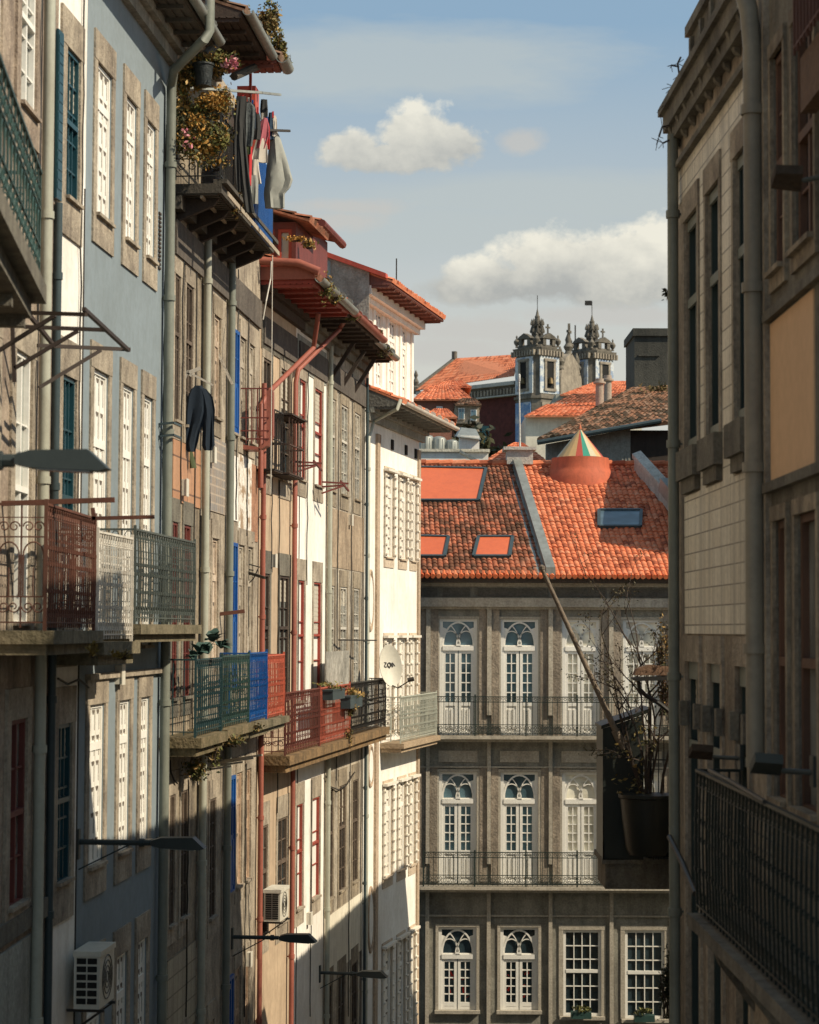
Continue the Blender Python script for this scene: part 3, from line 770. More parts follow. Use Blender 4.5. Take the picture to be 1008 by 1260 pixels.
D1 = houseB('tiled_townhouse', 'narrow townhouse with orange wall tiles and tall stone framed windows, right of the blue house', F2, uD[0], uD[1], zD+2.7, STONEB, colD1, rowD1, wD1)
mb = MB(); mb.box(F2, uD[0]+.12, uD[1]-.05, 0, .018, F2.z(226, 620), rowD1[0][0]-.25); mb.build('wall_tiles', TILEO_W, D1)
mb = MB(); mb.box(F2, uD[0]+.12, uD[1]-.05, 0, .018, F2.z(219, 1275), F2.z(219, 1172)); mb.build('wall_tiles', TILEC_W, D1)
pipe(F2, D1, [(uD[1], .09, zD-.1), (uD[1], .09, .3)], .060, PIPEC, 8)

colD2 = cU(F2, 650, (247.5, 254), (261, 268.5)); rowD2 = rZ(F2, 262, (385, 515)) + rZ(F2, 262, (662, 850)) + rZ(F2, 255, (985, 1135)) + rZ(F2, 255, (1260, 1500))
def wD2(r, i, j, a, b, c, d):
    if j == 2: window(F2, r, a, b, c, d, .032, WOOD, GLASS, 2, 5, fw=.045)
    else: boarded(F2, r, a, b, c, d, surf('peeling_cream_paint', (.62,.50,.38), (.24,.16,.10), .7, .6, .8, .01), .045, 2, 5, .05)
    surround(F2, r, a, b, c, d, STONEB if j == 0 else STONE, .10, .12, .30, .26, .014)
D2 = houseB('weathered_townhouse', 'narrow weathered townhouse with small blue grey wall tiles, between two drainpipes', F2, uD[1], uD[2], zD+2.7, STONE, colD2, rowD2, wD2)
mb = MB(); mb.box(F2, uD[1]+.12, uD[2]-.1, 0, .018, rowD2[1][1]+.42, rowD2[0][0]-.30); mb.build('wall_tiles', TILEB_W, D2)
pipe(F2, D2, [(uD[2], .08, zD-.1), (uD[2], .08, .3)], .062, PIPEG, 8)

colD3 = cU(F2, 650, (282.5, 289), (293.5, 300.5), (305, 311)); rowD3 = rZ(F2, 286, (405, 535)) + rZ(F2, 286, (668, 850)) + rZ(F2, 282, (955, 1100)) + rZ(F2, 282, (1200, 1420))
def wD3(r, i, j, a, b, c, d):
    if i == 0: window(F2, r, a, b, c, d, -.03, BLUE, BLUE, 2, 2, fw=.06, solid=.5)
    elif j == 2 or j == 3: boarded(F2, r, a, b, c, d, surf('pinkish_wood', (.52,.37,.25), (.22,.14,.09), .6, .5, .8, .01), .045, 1, 2, .05)
    else: boarded(F2, r, a, b, c, d, surf('peeling_grey_paint', (.50,.44,.35), (.2,.15,.1), .7, .6, .8, .01), .045, 2, 5, .05)
    surround(F2, r, a, b, c, d, STONE, .09, .11, .28, .24, .014)
D3 = houseB('patched_townhouse', 'narrow townhouse with royal blue doors and a flaking white wall patch', F2, uD[2], uD[3], zD+2.7, STONE, colD3, rowD3, wD3)
PATCH = surf('flaked_whitewash', (.80,.75,.66), (.36,.25,.16), 1.0, .2, .9, .04, big=3.5, lo=.52, hi=.56)
mb = MB(); mb.box(F2, colD3[1][0]-.1, colD3[2][1]-.25, 0, .016, F2.z(300, 655), F2.z(300, 562)); mb.build('whitewash_patch', PATCH, D3)
mb = MB(); mb.box(F2, uD[2]+.1, colD3[1][0]-.14, 0, .016, F2.z(286, 640), F2.z(286, 560)); mb.build('wall_panel', WALLW, D3)
mb = MB(); mb.box(F2, colD3[2][1]-.24, uD[3]-.14, 0, .014, F2.z(308, 665), F2.z(308, 570)); mb.build('brick_patch', surf('bare_brick', (.42,.22,.13), (.18,.09,.06), .7, .3, .9, .04, big=3), D3)
pipe(F2, D3, [(uD[3]-.02, .09, F2.z(317, 470)), (uD[3]-.02, .09, .3)], .046, TERRA, 9)

# --- planted upper balcony, spans the three houses (belongs to the tiled house)
ub0, ub1 = .06, F2.u(335, 345, .7)
TB = MB(); zt = zD
TB.box(F2, ub0, ub1, .0, .72, zt, zt+.14); TB.box(F2, ub0, ub1, .60, .80, zt+.14, zt+.20)
for k in range(34):
    x = ub0+(ub1-ub0)*(k+.5)/34; TB.box(F2, x-.045, x+.045, .04, .66, zt-.02, zt)
TB.box(F2, ub0, ub1, .0, .14, zt-.22, zt-.02)
upb = TB.build('balcony', PLANK, D1); upb['label'] = 'wide upper balcony with boarded underside'
mb = MB()
for k in range(6): x = ub0+.3+(ub1-ub0-.6)*k/5; mb.prism([F2.P(x,.02,zt-.02), F2.P(x,.62,zt-.02), F2.P(x,.55,zt-.12), F2.P(x,.02,zt-.34)], F2.t*.1)
mb.build('bracket', DKWOOD, upb)
mb = MB(); mb.box(F2, ub0+.05, ub1-.02, .40, .44, zt-.06, zt-.022); mb.box(F2, ub0, ub1, .80, .82, zt-.05, zt+.02); mb.build('beam', surf('pale_beam', (.42,.35,.26), (.2,.15,.1), .5, .5), upb)
r = MB(); rail_run(r, F2, (ub0, .70), (ub1, .70), zt+.2, zt+1.15, .12, 'plain', .018); rail_run(r, F2, (ub0, .05), (ub0, .70), zt+.2, zt+1.15, .12, 'scroll', .018)
r.build('railing', IRON, upb)
# blue screen at the far end of that balcony
us0, us1 = F2.u(309, 280, .72), F2.u(331, 280, .72)
mb = MB(); mb.box(F2, us0, us1, .73, .76, zt-.0, zt+1.22)
n = int((us1-us0)/.09)
for k in range(n): x = us0+(us1-us0)*(k+.5)/n; mb.box(F2, x-.022, x+.022, .76, .785, zt+.0, zt+1.22)
mb.build('balcony_screen', BLUE, upb)['label'] = 'royal blue ribbed screen at the far end of the upper balcony'
# attic roof over the upper balcony
eaves(F2, D1, .02, 2.3, 20.80, 1.0, (TILEO, DKWOOD, ZINC, GREYST), slope=.35, boards=True, rise=2.0, gr=.08)  # dark soffit colour stands for the shadow at this end
eaves(F2, D1, 2.32, F2.u(343, 90, 1.1), 20.75, 1.15, (TILEO, surf('faded_red_boards', (.27,.085,.06), (.09,.04,.03), .7, .6, .7, .006), ZINC, GREYST), slope=.42, boards=True, rise=1.6, gr=.10)
mb = MB()
for (pa, pb) in (((252,68,30.2),(292,30,31.6)), ((288,94,31.6),(343,70,33.2))):
    mb.tube([at(*pa), at(*pb)], .065, 8)
mb.build('roof_strut', PLANK, D1)
mb = MB(); ur = F2.u(303, 120, .45); mb.box(F2, ur, ur+.35, .3, .6, zt+1.0, 20.75); mb.box(F2, ur-.75, ur-.70, .62, .66, zt+1.3, 20.75); mb.build('post', REDB, D1)
mb = MB(); mb.box(F2, ur-1.5, ur+.4, .38, .42, zt+.2, zt+1.9); mb.build('partition', DKWOOD, D1)
# lower balconies on D1..D3 : one slab, four coloured lengths of railing
L0, L1, L2, L3, L4 = [F2.u(p, 860, .5) for p in (240.5, 272, 306, 328, 349)]
zb0, zb1 = F2.z(240, 908, .5), F2.z(240, 812, .5)
CONCM = surf('moss_grown_slab', (.20,.15,.085), (.05,.05,.02), .8, .5, .95, .05, big=2.2)
o, _ = balcony(F2, D1, L0, L1-.02, .5, zb0, zb1, TEALI, CONCM, .15, (True, False), 'dense', 'plain', .26, .016, label='mossy slab with teal iron railing')
balcony(F2, D2, L1+.06, L2-.02, .5, zb0+.02, zb1+.02, GREENI, CONCM, .16, (False, False), 'dense', None, .24, .016, label='mossy slab with dark green railing')
balcony(F2, D3, L2+.05, L3-.02, .5, zb0, zb1+.04, BLUE, CONC, .15, (True, False), 'dense', None, .24, .018, label='slab with royal blue railing')
balcony(F2, D3, L3+.04, L4, .5, zb0-.02, zb1-.02, surf('orange_red_iron', (.55,.12,.065), (.25,.07,.05), .4, .3, .6, .003), CONC, .17, (False, True), 'dense', None, .2, .018, label='slab with orange red railing')
mb = MB()
for (ua, wa) in ((1.6,.3),(2.6,.3),(3.6,.3),(4.4,.3)): mb.bar(F2.P(ua,.0,zb0-.62), F2.P(ua-.25,.72,zb0-.50), .03)
mb.build('clothes_pole', surf('bleached_wood', (.5,.43,.33), (.25,.2,.14), .4, .3), D2)

# ================================================================== D4..D6
uE = [0.03, F3.u(362), F3.u(400), F3.u(447.5)]
zE = 18.2
colD4 = cU(F3, 760, (321.5, 331), (343.5, 355)); rowD4 = rZ(F3, 345, (452, 592)) + rZ(F3, 345, (708, 862)) + rZ(F3, 338, (1010, 1142))
def wD4(r, i, j, a, b, c, d):
    window(F3, r, a, b, c, d, .032, WOOD if j != 1 else DKWOOD, GLASSM if j == 1 else GLASS, 2, 5 if j == 2 else 4, fw=.05, heavy=(.58,) if j else (), bar=.02)
    surround(F3, r, a, b, c, d, STONED if j == 1 else STONE, .16, .14, .42, .32 if j != 1 else 0, .014)
D4 = houseB('ochre_townhouse', 'plain ochre plastered townhouse between two terracotta red drainpipes', F3, uE[0], uE[1], zE+.2, TAN, colD4, rowD4, wD4)
mb = MB(); mb.box(F3, .1, uE[1]-.12, 0, .02, F3.z(335, 436), F3.z(335, 396)); mb.build('wall_panel', STONED, D4)
pipe(F3, D4, [(F3.u(392, 385, .75), .75, F3.z(392, 385, .75)), (F3.u(386, 425, .6), .6, F3.z(386, 428, .6)), (F3.u(330, 480, .12), .14, F3.z(330, 482, .12)), (F3.u(319.5, 600, .1), .12, F3.z(320, 497, .12)), (F3.u(319.5, 600, .1), .12, F3.z(320, 600, .12))], .048, TERRA, 1)
pipe(F3, D4, [(F3.u(424, 395, .75), .75, F3.z(424, 395, .75)), (F3.u(418, 408, .6), .6, F3.z(418, 405, .6)), (F3.u(367, 455, .12), .12, F3.z(367, 455, .12)), (F3.u(362.5, 600, .09), .1, F3.z(363, 470, .1)), (F3.u(362.5, 600, .09), .1, .3)], .048, TERRA, 8)

colD5 = cU(F3, 760, (366, 374), (385.5, 394.5)); rowD5 = rZ(F3, 386, (476, 598)) + rZ(F3, 386, (716, 862)) + rZ(F3, 379, (985, 1112))
def wD5(r, i, j, a, b, c, d):
    window(F3, r, a, b, c, d, .032, REDW, surf('white_shutter', (.78,.74,.67), (.5,.45,.38), .2, .2, .6, .003), 1, 3, fw=.038, heavy=(.55,), bar=.02, mid=False)
    surround(F3, r, a, b, c, d, STONE, .14, .13, .42, .30 if j != 1 else 0, .014)
D5 = houseB('red_window_townhouse', 'white plastered townhouse with red framed windows, right of the ochre house', F3, uE[1], uE[2], zE+.2, WALLW, colD5, rowD5, wD5)
mb = MB(); mb.box(F3, uE[1]+.12, uE[2]-.12, 0, .016, F3.z(380, 462), F3.z(380, 420)); mb.build('wall_panel', GREYPL, D5)
pipe(F3, D5, [(uE[2]+.02, .09, zE-.2), (uE[2]+.02, .09, .3)], .05, PIPEC, 8)

colD6 = cU(F3, 760, (403, 411), (418.5, 426.5), (435, 441.5)); rowD6 = rZ(F3, 420, (497, 610)) + rZ(F3, 420, (722, 850)) + rZ(F3, 416, (968, 1100)) + rZ(F3, 412, (1206, 1400))
def wD6(r, i, j, a, b, c, d):
    window(F3, r, a, b, c, d, .032, (surf('faded_white_paint', (.58,.54,.46), (.25,.2,.15), .5, .4)) if j < 2 else WOOD, GLASSM if j < 2 else GLASS, 2, 5 if j > 1 else 4, fw=.045, heavy=(.6,), bar=.02)
    surround(F3, r, a, b, c, d, STONEB, .14, .12, .36, .30 if j != 1 else 0, .014)
D6 = houseB('stained_townhouse', 'brown stained stone townhouse with three columns of tall windows', F3, uE[2], uE[3], zE+.1, DIRTYW, colD6, rowD6, wD6)
mb = MB(); mb.box(F3, uE[2]+.15, uE[3]-.1, 0, .012, rowD6[1][1]+.4, rowD6[0][0]-.34); mb.build('wall_panel', surf('rain_streaked_render', (.42,.32,.22), (.12,.085,.055), .7, .9, .9, .02, big=1.0), D6)
mb = MB(); mb.box(F3, uE[2]+.15, uE[3]-.1, 0, .012, F3.z(415, 1195), F3.z(415, 1120)); mb.build('wall_panel', CREAM, D6)
pipe(F3, D6, [(uE[3]-.05, .07, zE-.3), (uE[3]-.05, .07, .3)], .035, PIPED, 8)

# eaves over D4+D5 and D6
eaves(F3, D4, .02, uE[1]+.4, zE+.05, 1.0, (TILEM, REDW, ZINC, DKWOOD), slope=.42, rise=1.2, gr=.09)
eaves(F3, D5, uE[1]+.42, F3.u(470, 415, 1.0), zE+.03, .95, (TILEM, DKWOOD, TERRA, STONED), slope=.42, rise=1.2, gr=.09)
eaves(F3, D6, F3.u(470, 415, 1.0)+.02, uE[3], zE+.12, .65, (TILEM, DKWOOD, ZINC, STONED), slope=.42, rise=1.5, gr=.09)
mb = MB()
for k in range(3): x = uE[2]+.5+k*1.4; mb.bar(F3.P(x,.02,zE-.8), F3.P(x,.5,zE-.05), .08)
mb.build('roof_strut', DKWOOD, D6)
# red lean-to side of D4's eave that faces the camera, with its own gutter
mb = MB(); mb.box(F3, -.02, .03, .0, 1.0, zE+.12, zE+.36); mb.tube([F3.P(-.10,-.1,zE+.46), F3.P(-.10,.72,zE+.40), F3.P(-.08,1.1,zE+.24)], .075, 10)
mb.build('verge', TERRA, D4, True)
# red attic storey
def attic(F, root, u0, u1, wf, z0, z1, px):
    A_ = root
    sF = Fac(tuple(F.P(u0, wf-1.6, 0))[:2], tuple(F.P(u0, wf, 0))[:2])
    L = sF.len; hs = [(L-.68, L-.40, z0+.1, z1-.12), (L-.34, L-.08, z0+.1, z1-.12)]
    mb = MB(); wall_mesh(sF, 0, L, z0, z1, hs, mb, .1, u1-u0); mb.build('attic', REDD, A_)
    for h in hs: window(sF, A_, *h, .05, REDB, GLASSC, 1, 1, fw=.06)
    t = tilesurf(F.P(u0-.25, wf+.3, z1), F.P(u1, wf+.3, z1), F.P(u0-.25, wf-2, z1+.7), F.P(u1, wf-2, z1+.7)); t.build('attic_roof', TILEM, A_)
attic(F3, D4, .15, 1.8, .62, zE+.35, F3.z(352, 288, .2), 0)
mb = MB(); mb.box(F3, 1.9, 3.4, -.9, .6, zE+.3, F3.z(395, 326)); mb.tube([F3.P(1.8,.78,F3.z(385,312)), F3.P(4.1,.78,F3.z(385,312))], .08, 8); mb.build('dormer', REDD, D4, True)
t = tilesurf(F3.P(1.8,.75,F3.z(388,312)), F3.P(3.9,.75,F3.z(388,312)), F3.P(1.8,-1.6,F3.z(388,280)), F3.P(3.9,-1.6,F3.z(388,280))); t.build('dormer_roof', TILEM, D4)

# shared balcony D4..D6: slab with three stretches of railing
mA, mB_, mC_, mD_, mE_ = [F3.u(p, 880, .5) for p in (351, 393, 430.5, 474, 500)]
zc0, zc1 = F3.z(352, 930, .5), F3.z(352, 853, .5)
RED1 = surf('deep_red_iron', (.15,.045,.032), (.06,.025,.02), .5, .5, .6, .003); RED2 = surf('brick_red_iron', (.42,.10,.06), (.2,.06,.04), .4, .4, .6, .003)
RUSTC = surf('rust_stained_slab', (.26,.16,.075), (.07,.05,.03), .8, .7, .95, .04, big=2.0)
balcony(F3, D4, mA, mB_-.02, .5, zc0, zc1, RED1, RUSTC, .16, (True, False), 'dense', 'scroll', .30, .018, label='rust stained slab with deep red railing')
balcony(F3, D5, mB_+.05, mC_-.02, .5, zc0, zc1, RED2, RUSTC, .16, (False, False), 'dense', None, .30, .018, label='rust stained slab with brick red railing')
balcony(F3, D6, mC_+.05, mD_, .5, zc0+.01, zc1+.01, IRON, RUSTC, .16, (False, True), 'dense', None, .30, .018, label='rust stained slab with black railing')
# board standing behind the red railing
mb = MB(); ub = F3.u(400, 815, .3); mb.box(F3, ub-.02, F3.u(428, 815, .3), .30, .33, zc0, F3.z(400, 802, .3))
tag(mb.build('board', surf('dirty_board', (.42,.39,.33), (.12,.11,.09), .9, .3, .9, .01, big=1.8), None), 'large grey stained board standing behind the brick red railing', 'board')

# ================================================================== E : white corner house with louvred windows, and its upper storey F
zF = 17.2; uF1 = F4.len
Eh = thing('white_corner_house', 'tall white corner house with pale louvred windows and oval niches, facing the grey building', 'building', F4.P(uF1/2, 0, 0))
colE = cU(F4, 640, (474, 483), (491.5, 499), (505.5, 511)); rowE = rZ(F4, 475, (581, 687)) + rZ(F4, 475, (786, 905)) + rZ(F4, 473, (968, 1082)) + rZ(F4, 471, (1168, 1300))
wall_mesh(F4, .02, uF1, 0, zF, [(a, b, c, d) for (a, b) in colE for c, d in rowE]).build('wall', WALLW, Eh)
LOUV = surf('cream_louvre', (.76,.70,.60), (.42,.34,.25), .25, .25, .6, .003)
for (a, b) in colE:
    for j, (c, d) in enumerate(rowE):
        boarded(F4, Eh, a, b, c, d, WHITE, .05, 2, 8, .05, back=LOUV)
        surround(F4, Eh, a, b, c, d, surf('pale_stone', (.58,.47,.35), (.3,.22,.15), .5, .3), .15, .13, .14, .22 if j != 1 else 0, .02)
        # open louvred leaves folded against the wall, with hinge blocks
        for s in (-1, 1):
            x = a-.09 if s < 0 else b+.09
            mb = MB(); mb.box(F4, x-.07, x+.07, .025, .06, c+.03, d-.03)
            for k in range(9): z = c+.1+(d-c-.2)*k/8; mb.box(F4, x-.09, x+.09, .055, .10, z-.018, z+.018)
            mb.build('shutter', LOUV, Eh)
        mb = MB(); mb.box(F4, a-.2, b+.2, .02, .14, d+.02, d+.08); mb.build('hood', LOUV, Eh)
mb = MB(); up_ = F4.u(463, 700); mb.box(F4, up_-.14, up_+.14, 0, .06, 0, zF-.5); mb.build('pilaster', surf('pale_stone2', (.50,.38,.27), (.25,.18,.12), .5, .4), Eh)
mb = MB(); mb.box(F4, uF1-.22, uF1+.01, 0, .05, 0, zF-.5); mb.build('pilaster', MATS['pale_stone2'], Eh)
for (pa, pb) in ((702, 776), (918, 968), (1092, 1172)):
    ux = F4.u(455.5, (pa+pb)/2); z0, z1 = F4.z(455, pb), F4.z(455, pa); zc_ = (z0+z1)/2; rz = (z1-z0)/2
    for (nm, k, wd, mt_) in (('niche_frame', 1.0, .05, MATS['pale_stone2']), ('niche', .78, .02, WHITE)):
        pts = [F4.P(ux+cos(q*pi/12)*.24*k, .01, zc_+sin(q*pi/12)*rz*k) for q in range(24)]
        mb = MB()
        if nm == 'niche_frame': mb.tube(pts, .035, 6, closed=True)
        else: mb.prism(pts, F4.n*.02)
        mb.build(nm, mt_, Eh, nm == 'niche_frame')
eaves(F4, Eh, .05, uF1+.35, zF+.05, .85, (TILE, surf('grey_boards', (.22,.21,.18), (.1,.09,.08), .4, .4), WHITEI, GREYPL), slope=.42, rise=.9, gr=.08)
pipe(F4, Eh, [(F4.u(493, 487, .85), .85, F4.z(493, 492, .85)), (F4.u(489, 503, .8), .8, F4.z(489, 503, .8)), (F4.u(459, 520, .08), .1, F4.z(459, 518, .1)), (F4.u(452.5, 560, .08), .1, F4.z(453, 540, .1)), (F4.u(452.5, 560, .08), .1, .3)], .045, PIPEC, 8)
for k in range(4):
    mb = MB(); x = F4.u((466, 482, 499, 511)[k], 545); mb.box(F4, x-.1, x+.1, .005, .04, zF-.75, zF-.5); mb.build('vent', DARK, Eh)
# upper storey
FF = Fac(tuple(F4.P(0, -.35, 0))[:2], tuple(F4.P(uF1, -.35, 0))[:2]); uf0 = FF.u(441.5, 420); zU = 20.25; uf1 = FF.u(507, 420)
colF = [(FF.u(a, 440), FF.u(b, 440)) for a, b in ((446.5, 454), (462, 470.5), (479, 487), (494, 500.5))]
zf0, zf1 = FF.z(465, 476), FF.z(465, 384)
mb = MB(); wall_mesh(FF, uf0, uf1, zF-.5, zU, [(a, b, zf0, zf1) for a, b in colF], mb, .2, 5); mb.build('upper_storey', WALLW, Eh)
for (a, b) in colF:
    boarded(FF, Eh, a, b, zf0, zf1, WHITE, .05, 2, 6, .05)
    mb = MB(); mb.box(FF, a-.06, b+.06, 0, .02, zf1+.02, zU-.3); mb.build('wall_panel', surf('grey_panel', (.30,.30,.27), (.2,.19,.17), .3, .3), Eh)
mb = MB()
for x in [uf0]+[(colF[k][1]+colF[k+1][0])/2 for k in range(3)]+[uf1-.2]: mb.box(FF, x-.01, x+.2, 0, .05, zF-.5, zU)
mb.build('pilaster', WALLW, Eh)
eaves(FF, Eh, uf0, uf1+.4, zU, .78, (TILE, surf('faded_red_soffit', (.20,.075,.055), (.08,.04,.03), .6, .5, .7, .006), TILE, WALLW), slope=.38, rise=3.5, gut=False, th=.09)
mb = MB(); mb.box(FF, uf0, uf1+.3, 0, .3, zU-.22, zU-.004); mb.box(FF, uf0, uf1+.3, 0, .16, zU-.36, zU-.221); mb.build('cornice', WALLW, Eh)
# flank wall towards the camera: grey zinc and crumbling render with a black gap
FL = Fac(tuple(FF.P(uf0-.02, -1.2, 0))[:2], tuple(FF.P(uf0-.02, .28, 0))[:2])
fl = [(-2.3, zF-.3), (1.46, zF-.3), (1.46, zU+.30), (-2.3, zU+1.72)]
mb = MB(); mb.prism([FL.P(x, .0, z) for x, z in fl], FL.n*.03); mb.build('flank_wall', surf('crumbling_render', (.36,.33,.28), (.16,.13,.10), .8, .5, .95, .04, big=1.5), Eh)
mb = MB(); mb.box(FL, -.1, .50, .03, .05, zF, zU+.60)
for x in (.0, .25, .5): mb.box(FL, x-.012, x+.012, .05, .065, zF, zU+.58)
mb.build('zinc_cladding', ZINC, Eh)
rnd = random.Random(3)
hp = [(.86+cos(q*pi/6)*.13*rnd.uniform(.5, 1.3), zU-.75+sin(q*pi/6)*.36*rnd.uniform(.5, 1.2)) for q in range(12)]
mb = MB(); mb.prism([FL.P(x, .034, z) for x, z in hp], FL.n*.012); mb.build('wall_gap', DARK, Eh)
mb = MB(); mb.prism([FL.P(-2.3,-.05,zU+1.72), FL.P(1.9,-.05,zU+.13), FL.P(1.9,-.05,zU+.24), FL.P(-2.3,-.05,zU+1.86)], FL.n*.22); mb.build('verge', REDB, Eh)
# E balcony
balcony(F4, Eh, F4.u(493, 890, .5), F4.u(537, 890, .5), .5, F4.z(493, 915, .5), F4.z(493, 858, .5), surf('pale_green_iron', (.42,.43,.36), (.25,.24,.19), .3, .3, .5, .002), surf('tan_slab', (.42,.31,.20), (.2,.14,.09), .4, .4), .16, (True, True), 'dense', 'scroll', .22, .02, label='tan slab with pale green railing')

# ------------------------------------------------------------------ cables and small boxes fixed to the facades
for (F, root, px, y0, y1) in ((F1, Bh, 97, -30, 640), (F1, Ch, 200, 150, 640), (F1, Ch, 198, 830, 1240), (F2, D1, 222, 300, 620), (F2, D1, 237, 330, 900), (F2, D1, 228, 960, 1250), (F2, D2, 257, 330, 640), (F2, D2, 250, 960, 1250), (F2, D3, 290, 330, 640), (F2, D3, 303, 380, 660), (F2, D3, 300, 940, 1250), (F3, D4, 333, 420, 700), (F3, D4, 341, 590, 1000), (F3, D5, 377, 430, 720), (F3, D5, 381, 960, 1250), (F3, D6, 414, 470, 960), (F3, D6, 431, 440, 960), (F3, D6, 428, 950, 1250), (F4, Eh, 451, 540, 1250), (FA, A, 44, -40, 560), (FA, A, 40, 800, 1250)):
    cable(F, root, px, y0, y1)
for (F, root, px, y) in ((F2, D1, 223, 600), (F2, D2, 258, 560), (F3, D4, 334, 690), (F3, D6, 429, 640), (F1, Ch, 143, 830), (F3, D5, 378, 1130), (F2, D3, 303, 1180)):
    u, z = F.uz(px, y); mb = MB(); mb.box(F, u-.08, u+.08, .0, .09, z-.12, z+.12); mb.box(F, u-.09, u+.09, .09, .10, z-.13, z+.13); mb.build('junction_box', PLAST, root)
# sagging cables under the balconies
for (F, root, pts) in ((F3, D6, ((398, 955), (404, 968), (414, 972), (424, 966), (434, 950))), (F2, D1, ((205, 935), (206, 950), (210, 960), (214, 964))), (F1, Bh, ((66, 835), (78, 842), (92, 836), (104, 846)))):
    mb = MB(); mb.tube([F.P(F.u(x, y), .05, F.z(x, y)) for x, y in pts], .014, 5); mb.build('cable', IRON, root, True)
# dark strip where neighbouring fronts meet: the seam with its shade painted in
SEAM_SHADE = surf('shaded_joint', (.06,.052,.045), (.02,.018,.016), .6, .5, .95, .02)
for (F, root, px, wd) in ((F1, Ch, 98.6, .03), (F1, Ch, 203, .10), (F2, D2, 249, .07), (F2, D3, 281, .06), (F3, D5, 368, .04), (F3, D6, 403.5, .05), (F3, D6, 446, .08)):
    u = F.u(px, 640); mb = MB(); mb.box(F, u-wd/2, u+wd/2, .0, .012, 0.5, 17.2); mb.build('joint', SEAM_SHADE, root)
# dark strips below the eaves of the older houses, coloured as eave shade
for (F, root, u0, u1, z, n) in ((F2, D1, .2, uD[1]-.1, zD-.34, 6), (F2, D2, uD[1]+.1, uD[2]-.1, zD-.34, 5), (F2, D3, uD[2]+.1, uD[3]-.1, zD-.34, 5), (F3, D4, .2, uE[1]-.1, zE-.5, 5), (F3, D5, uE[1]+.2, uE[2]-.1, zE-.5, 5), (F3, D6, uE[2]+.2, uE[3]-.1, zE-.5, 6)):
    mb = MB(); mb.box(F, u0, u1, .0, .05, z-.5, z); root and mb.build('frieze', surf('eaves_shade_band', (.13,.11,.09), (.05,.04,.035), .7, .8, .95, .02), root)
# ================================================================== grey building closing the street
G = thing('grey_stone_building', 'grey stone building with rows of white arched french windows under orange tiles, closing the street', 'building', FG.P(FG.u(670), 0, 0))
gu = lambda px, py=850: FG.u(px, py)
gz = lambda py, px=640: FG.z(px, py)
uG0, uG1 = gu(508), gu(900)
zGe = gz(722)
ct = [gu(564, 830), gu(639.5, 830), gu(715, 830), gu(790, 830), gu(866, 830)]
cols1 = [(c-.50, c+.50) for c in ct]
ez = (gz(762), gz(906)); ez2 = (gz(950), gz(1089)); ez3 = (gz(1141), gz(1243))
holes = [(a, b, ez[1]+.02, ez[0]) for a, b in cols1]+[(a, b, ez2[1]+.02, ez2[0]) for a, b in cols1]
row3 = [(cols1[0][0]-.0, cols1[0][1], ez3[1], ez3[0]), (cols1[1][0], cols1[1][1], ez3[1], ez3[0])]
row3s = [(ct[2]-.50+.03, ct[2]+.50+.03, gz(1250), gz(1144)), (ct[3]-.52+.06, ct[3]+.52+.06, gz(1253), gz(1144)), (ct[4]-.5, ct[4]+.5, gz(1253), gz(1144))]
wall_mesh(FG, uG0, uG1, 0, zGe+.5, holes+row3+row3s, depth=.35, back=8).build('wall', GREYST, G)
WG = surf('white_window_paint', (.80,.77,.70), (.5,.45,.38), .18, .15, .5, .003)
